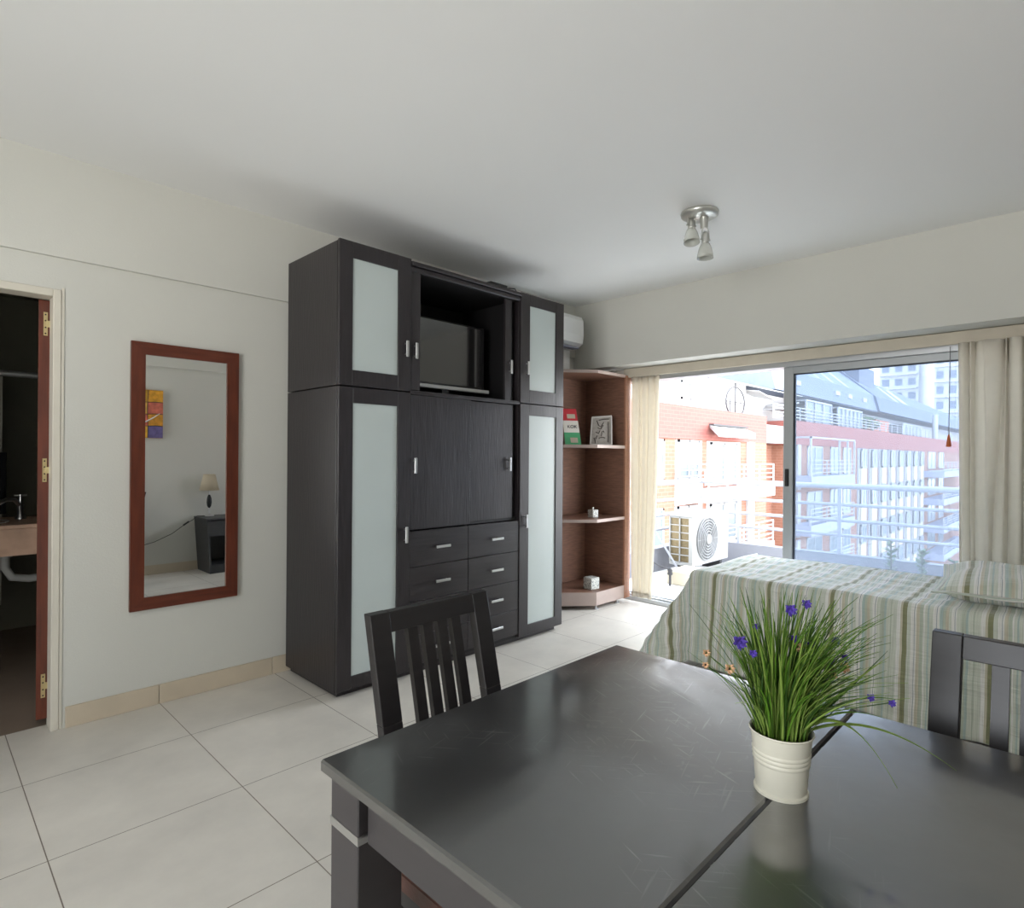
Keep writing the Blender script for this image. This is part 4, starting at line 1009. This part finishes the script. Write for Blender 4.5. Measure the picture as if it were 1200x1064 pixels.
# roof: steep slate skirt then slope
rf = MB()
rf.hexa([(26.8, FY + .6, 5.12), (118, FY + .3, 5.06), (118, FY + 8, 5.06), (26.8, FY + 8, 5.12)], [(26.8, FY + .75, 5.2), (118, FY + .5, 5.2), (118, FY + 8, 5.2), (26.8, FY + 8, 5.2)])
rf.build('roof_eave', M['slate_dark'], ab)
r1 = MB().hexa([(34.6, FY + .55, 5.2), (57, FY + .55, 5.2), (57, FY + 8, 5.2), (34.6, FY + 8, 5.2)], [(34.6, FY + .9, 6.6), (57, FY + .9, 6.6), (57, FY + 8, 6.6), (34.6, FY + 8, 6.6)])
r1.hexa([(34.6, FY + .9, 6.6), (57, FY + .9, 6.6), (57, FY + 8, 6.6), (34.6, FY + 8, 6.6)], [(34.6, FY + 4, 9.6), (57, FY + 4, 9.2), (57, FY + 5, 9.2), (34.6, FY + 5, 9.6)])
r1.build('roof', M['slate'], ab)
r2 = MB().hexa([(57, FY + .35, 5.2), (118, FY + .35, 5.2), (118, FY + 8, 5.2), (57, FY + 8, 5.2)], [(57, FY + .7, 6.5), (118, FY + .7, 6.4), (118, FY + 8, 6.4), (57, FY + 8, 6.5)])
r2.hexa([(57, FY + .7, 6.5), (118, FY + .7, 6.4), (118, FY + 8, 6.4), (57, FY + 8, 6.5)], [(57, FY + 3.5, 9.0), (118, FY + 3.5, 8.0), (118, FY + 5, 8.0), (57, FY + 5, 9.0)])
r2.build('roof', M['slate_dark'], ab)
MB().box(58, FY + 2.2, 7, 63, FY + 4, 9.4).build('chimney', M['slate_dark'], ab)
MB().cyl((77, FY - .3, 3.45), (77, FY - .3, 6.0), .26, n=16).build('white_stack', M['ext_white'], ab)
for x in (40.5, 43.5, 46.5, 50, 60, 66, 70):
    MB().bar((x, FY + 1.1, 6.65), (x + 1.1, FY + 3, 8.3), .45, .12).build('skylight_rib', M['ext_white'], ab)
for x in (38, 46, 49, 53): MB().box(x, FY + .6, 5.75, x + .9, FY + .9, 6.05).build('skylight', M['ext_white'], ab)
def railing(x0, x1, y, z0, z1, rows_, post, m=None, par=ab):
    m_ = MB(); t_ = .05
    for k in range(rows_): z = z0 + (z1 - z0) * (k + 1) / rows_; m_.box(x0, y - .03, z - t_, x1, y + .03, z)
    n_ = max(1, int((x1 - x0) / post))
    for k in range(n_ + 1): x = x0 + (x1 - x0) * k / n_; m_.box(x - .03, y - .03, z0, x + .03, y + .03, z1)
    return m_.build('railing', m or M['ext_white'], par)
railing(33.0, 76, FY + .05, 3.45, 4.25, 4, 2.0)
railing(8, 31.5, FY + .35, 3.45, 3.95, 1, 3.0)
# terrace glasshouses
def glasshouse(x0, x1, y0, y1, z0, z1, n_):
    m_ = MB()
    for k in range(n_ + 1):
        x = x0 + (x1 - x0) * k / n_; m_.box(x - .06, y0 - .05, z0, x + .06, y0 + .05, z1)
    m_.box(x0, y0 - .06, z1 - .1, x1, y0 + .06, z1); m_.box(x0, y0, z1 - .08, x1, y1, z1)
    o = m_.build('glasshouse', M['ext_white'], ab)
    MB().box(x0, y0 + .02, z0, x1, y0 + .04, z1 - .1).build('pane', M['ext_glass'], o)
glasshouse(39.5, 44.5, FY + .5, FY + 1.8, 3.45, 4.95, 3); glasshouse(46, 52, FY + .5, FY + 1.8, 3.45, 4.9, 6); glasshouse(66, 74, FY + .5, FY + 1.8, 3.45, 4.6, 5)
MB().box(35.5, FY + .3, 4.1, 37.8, FY + 1.6, 4.15).cyl((37, FY + .9, 3.45), (37, FY + .9, 4.1), .05).build('terrace_table', M['ext_white'], ab)
MB().hexa([(36.2, FY + .6, 4.35), (38.6, FY + .6, 4.65), (38.6, FY + 1.7, 4.65), (36.2, FY + 1.7, 4.35)], [(36.2, FY + .6, 4.4), (38.6, FY + .6, 4.72), (38.6, FY + 1.7, 4.72), (36.2, FY + 1.7, 4.4)]).build('awning', M['ext_white'], ab)
def blob(x, y, z, r_, m, name, par, n_=120, seed=1):
    rr = random.Random(seed); m_ = MB()
    for k in range(n_):
        d = Vector((rr.gauss(0, 1), rr.gauss(0, 1), rr.gauss(0, 1))).normalized(); p = Vector((x, y, z)) + d * r_ * rr.uniform(.5, 1)
        a_ = d.orthogonal().normalized() * r_ * .16; b_ = d.cross(a_).normalized() * r_ * .1
        m_._add([p - a_, p + b_, p + a_, p - b_], [(0, 1, 2, 3)], 0)
    return m_.build(name, m, par)
for k, x in enumerate((54, 55.5, 57)): blob(x, FY + .8, 4.1, .7, M['foliage'], 'terrace_shrub', ab, seed=k)
MB().box(56.5, FY + 1.0, 3.45, 63, FY + 1.6, 4.6).build('terracotta_wall', M['terracotta'], ab)

def window(x0, x1, z0, z1, y, par=ab, shutter=0, m=None):
    f = MB(); t_ = .1; y0_, y1_ = y - .04, y + .05
    f.box(x0, y0_, z0, x0 + t_, y1_, z1); f.box(x1 - t_, y0_, z0, x1, y1_, z1); f.box(x0, y0_, z0, x1, y1_, z0 + t_); f.box(x0, y0_, z1 - t_, x1, y1_, z1)
    if x1 - x0 > 1: f.box((x0 + x1) / 2 - .05, y0_, z0, (x0 + x1) / 2 + .05, y1_, z1)
    o = f.build('window', M['ext_white'], par)
    MB().box(x0 + t_, y - .012, z0 + t_, x1 - t_, y - .002, z1 - t_).build('pane', M['ext_glass'], o)
    if shutter: MB().box(x0 + t_, y - .03, z1 - t_ - (z1 - z0) * shutter, x1 - t_, y - .014, z1 - t_).build('shutter', m or M['shutter'], o)
    return o
for fl in range(3):
    dz = -2.8 * fl
    # left windows and balcony
    window(18.6, 21.4, .3 + dz, 2.0 + dz, FY, shutter=(.3 if fl == 0 else 0))
    MB().box(22.3, FY - .03, -.75 + dz, 24.6, FY, 2.0 + dz).build('window_surround', M['ext_white'], ab)
    window(22.45, 24.25, .3 + dz, 2.0 + dz, FY - .06, shutter=[.55, .95, .5][fl]); railing(22.3, 24.6, FY - .2, .0 + dz, .75 + dz, 3, .9)
    MB().box(25.1, FY - .03, 0 + dz, 28.6, FY, 2.0 + dz).build('window_surround', M['ext_white'], ab)
    window(25.4, 28.1, .1 + dz, 1.95 + dz, FY - .06)
    MB().box(23.1, FY - 1.0, -.62 + dz, 30.5, FY, -.1 + dz).build('balcony_slab', M['ext_white'], ab)
    railing(23.4, 30.4, FY - .95, -.1 + dz, .98 + dz, 5, 1.5)
    MB().bar((23.4, FY - .95, .98 + dz), (23.4, FY, .98 + dz), .06, .06).build('railing_return', M['ext_white'], ab)
MB().hexa([(24.4, FY - .9, 2.16), (28.3, FY - .9, 2.16), (28.8, FY - .1, 2.6), (25.2, FY - .1, 2.6)], [(24.4, FY - .9, 2.42), (28.3, FY - .9, 2.42), (28.8, FY - .1, 2.72), (25.2, FY - .1, 2.72)]).build('awning', M['ext_white'], ab)
MB().box(25.2, FY - .3, 2.7, 28.9, FY - .06, 2.78).build('awning_case', M['ext_dark'], ab)
window(24.4, 25.3, 3.9, 4.75, FY + .88); window(20.6, 21.9, 4.0, 4.7, FY + .88)
# round wire ornament on the roof terrace
wo = MB(); oc_, oz = 28.65, 4.0
wo.tube([(oc_ + 1.05 * math.cos(a * PI / 20), FY + .25, oz + .75 * math.sin(a * PI / 20) + (.0)) for a in range(41)], .035, 6)
wo.cyl((oc_, FY + .25, 3.45), (oc_, FY + .25, 4.95), .035, n=8); wo.cyl((oc_ - 1.0, FY + .25, 4.0), (oc_ + 1.0, FY + .25, 4.0), .025, n=8)
for k in (-.6, .6): wo.cyl((oc_ + k, FY + .25, 3.45), (oc_ + k, FY + .25, 4.3), .02, n=8)
wo.build('wire_globe', M['ext_dark'], ab)
MB().hexa([(31.4, FY + .2, 4.75), (33.6, FY + .2, 4.45), (33.8, FY + 1.5, 4.75), (31.8, FY + 1.5, 4.95)], [(31.4, FY + .2, 4.8), (33.6, FY + .2, 4.5), (33.8, FY + 1.5, 4.8), (31.8, FY + 1.5, 5.0)]).build('awning', M['pvc'], ab)
# glazed bays with slabs
def bay(x0, x1, y, z0, frame):
    MB().box(x0, y, z0 - .62, x1, FY, z0).build('balcony_slab', M['ext_lav'], ab)
    railing(x0, x1, y + .05, z0, z0 + .95, 4, 2.2)
    if frame:
        m_ = MB(); zt_ = z0 + 2.3
        for x in (x0, x0 + (x1 - x0) * .62, x0 + (x1 - x0) * .82, x1): m_.box(x - .05, y, z0, x + .05, y + .1, zt_)
        m_.box(x0, y, zt_ - .1, x1, y + .1, zt_); m_.box(x0 - .05, y, zt_ - .1, x0 + .05, FY, zt_); m_.box(x1 - .05, y, zt_ - .1, x1 + .05, FY, zt_)
        m_.build('balcony_frame', M['ext_white'], ab)
for fl in range(4):
    dz = -2.8 * fl
    bay(35.9, 44.5, FY - 1, .2 + dz, fl == 0)
    MB().box(36.4, FY - .1, -.6 + dz, 36.9, FY, 2.04 + dz).build('pier', M['ext_white'], ab)
    window(38.2, 41.0, .2 + dz, 2.0 + dz, FY - .02); window(42.6, 44.4, .2 + dz, 2.0 + dz, FY - .02); window(45.4, 47.2, .2 + dz, 2.0 + dz, FY - .02)
    bay(72.5, 92, FY - 1.8, .0 + dz, False)
    window(75, 79, .2 + dz, 2.0 + dz, FY - .02); window(81, 84, .2 + dz, 2.0 + dz, FY - .02)
    for i in range(8):
        x = 48.9 + i * 3.0
        window(x + .2, x + 1.6, .55 + dz, 1.95 + dz, FY - .26)
        MB().box(x + .2, FY - .25, -.75 + dz, x + 1.6, FY - .1, .55 + dz).build('spandrel', M['ext_cream'], ab)
for i in range(8):
    x = 48.9 + i * 3.0
    MB().box(x, FY - .12, GZ, x + 1.8, FY, 2.0).build('window_bay', M['ext_white'], ab)
tag(MB().tube([(6, 11.6, 5.2), (15, 11.5, 4.75), (24, 11.4, 4.6), (34, 11.3, 4.6)], .02, 5).build('overhead_cable', M['pvc']), 'thin overhead cable in front of the white attic wall', 'cable')

def tower(x0, x1, y0, y1, z1, label, seed):
    e = empty('apartment_tower', ((x0 + x1) / 2, (y0 + y1) / 2, GZ), label, 'building')
    MB().box(x0, y0, GZ, x1, y1, z1).build('tower_wall', M['ext_white'], e)
    z = 8.0; n_ = 0
    while z < z1 - 3 and z < 36:
        ws = (y1 - y0) / 3.0
        for k in range(3):
            MB().box(x0 - .06, y0 + ws * k + ws * .22, z, x0 - .005, y0 + ws * k + ws * .78, z + 1.5).build('window', M['slate'], e)
        MB().box(x0 - .9, y0 + .2, z - .8, x0, y1 - .2, z - .55).build('balcony_slab', M['ext_white'], e)
        z += 3.0
    return e
tower(150, 166, 26.5, 33.8, 56, 'pale tower block rising behind the slate roof, left one', 1)
tower(142, 156, 16.5, 22.6, 60, 'pale tower block rising behind the slate roof, next to the curtain', 2)

# ------------------------------------------------------------------ light
w = bpy.data.worlds.new('overcast_sky_and_fill'); scene.world = w; w.use_nodes = True
bg = w.node_tree.nodes['Background']
tc = w.node_tree.nodes.new('ShaderNodeTexCoord'); sp = w.node_tree.nodes.new('ShaderNodeSeparateXYZ'); rp = w.node_tree.nodes.new('ShaderNodeValToRGB')
w.node_tree.links.new(tc.outputs['Generated'], sp.inputs[0]); w.node_tree.links.new(sp.outputs['Z'], rp.inputs[0]); w.node_tree.links.new(rp.outputs[0], bg.inputs['Color'])
mp_ = w.node_tree.nodes.new('ShaderNodeMapRange'); mp_.inputs['From Min'].default_value = -1; w.node_tree.links.new(sp.outputs['Z'], mp_.inputs[0]); w.node_tree.links.new(mp_.outputs[0], rp.inputs[0])
rp.color_ramp.elements[0].position = .44; rp.color_ramp.elements[0].color = (1.9, 1.88, 1.85, 1)  # below the horizon: brightness added as upward fill for the ceiling, not sky
e_ = rp.color_ramp.elements.new(.5); e_.color = (.95, .97, 1, 1)
rp.color_ramp.elements[2].position = .8; rp.color_ramp.elements[2].color = (.80, .89, 1, 1)
bg.inputs['Strength'].default_value = 3.2
def portal(loc, rot, sx, sy):
    l = bpy.data.lights.new('window_portal', 'AREA'); l.shape = 'RECTANGLE'; l.size = sx; l.size_y = sy; l.cycles.is_portal = True
    o = bpy.data.objects.new('window_portal', l); COL.objects.link(o); o.location = loc; o.rotation_euler = rot
portal((XO + .25, 1.42, 1.0), (0, math.radians(90), 0), 2.0, 3.4)
portal((XB - .16, .625, 1.35), (0, math.radians(-90), 0), 2.2, 1.55)  # portal of the added fill window

# ------------------------------------------------------------------ camera
F_ = 693.86; yaw = .7761; roll = .0074
cam = bpy.data.cameras.new('camera'); co = bpy.data.objects.new('camera', cam); COL.objects.link(co); scene.camera = co
fwd = Vector((math.cos(yaw), math.sin(yaw), 0)); rt0 = Vector((math.sin(yaw), -math.cos(yaw), 0)); up0 = Vector((0, 0, 1))
rtv = rt0 * math.cos(roll) + up0 * math.sin(roll); upv = up0 * math.cos(roll) - rt0 * math.sin(roll)
mt_ = Matrix((( rtv.x, upv.x, -fwd.x, 0), (rtv.y, upv.y, -fwd.y, 0), (rtv.z, upv.z, -fwd.z, 1.285), (0, 0, 0, 1)))
co.matrix_world = mt_
cam.sensor_width = 36; cam.lens = 36 * F_ / 1200; cam.shift_y = (533.73 - 532) / 1200; cam.clip_start = .02; cam.clip_end = 500
vs = scene.view_settings
vs.view_transform = 'Standard'; vs.look = 'None'; vs.gamma = 1; vs.use_curve_mapping = False; vs.exposure = 1.6
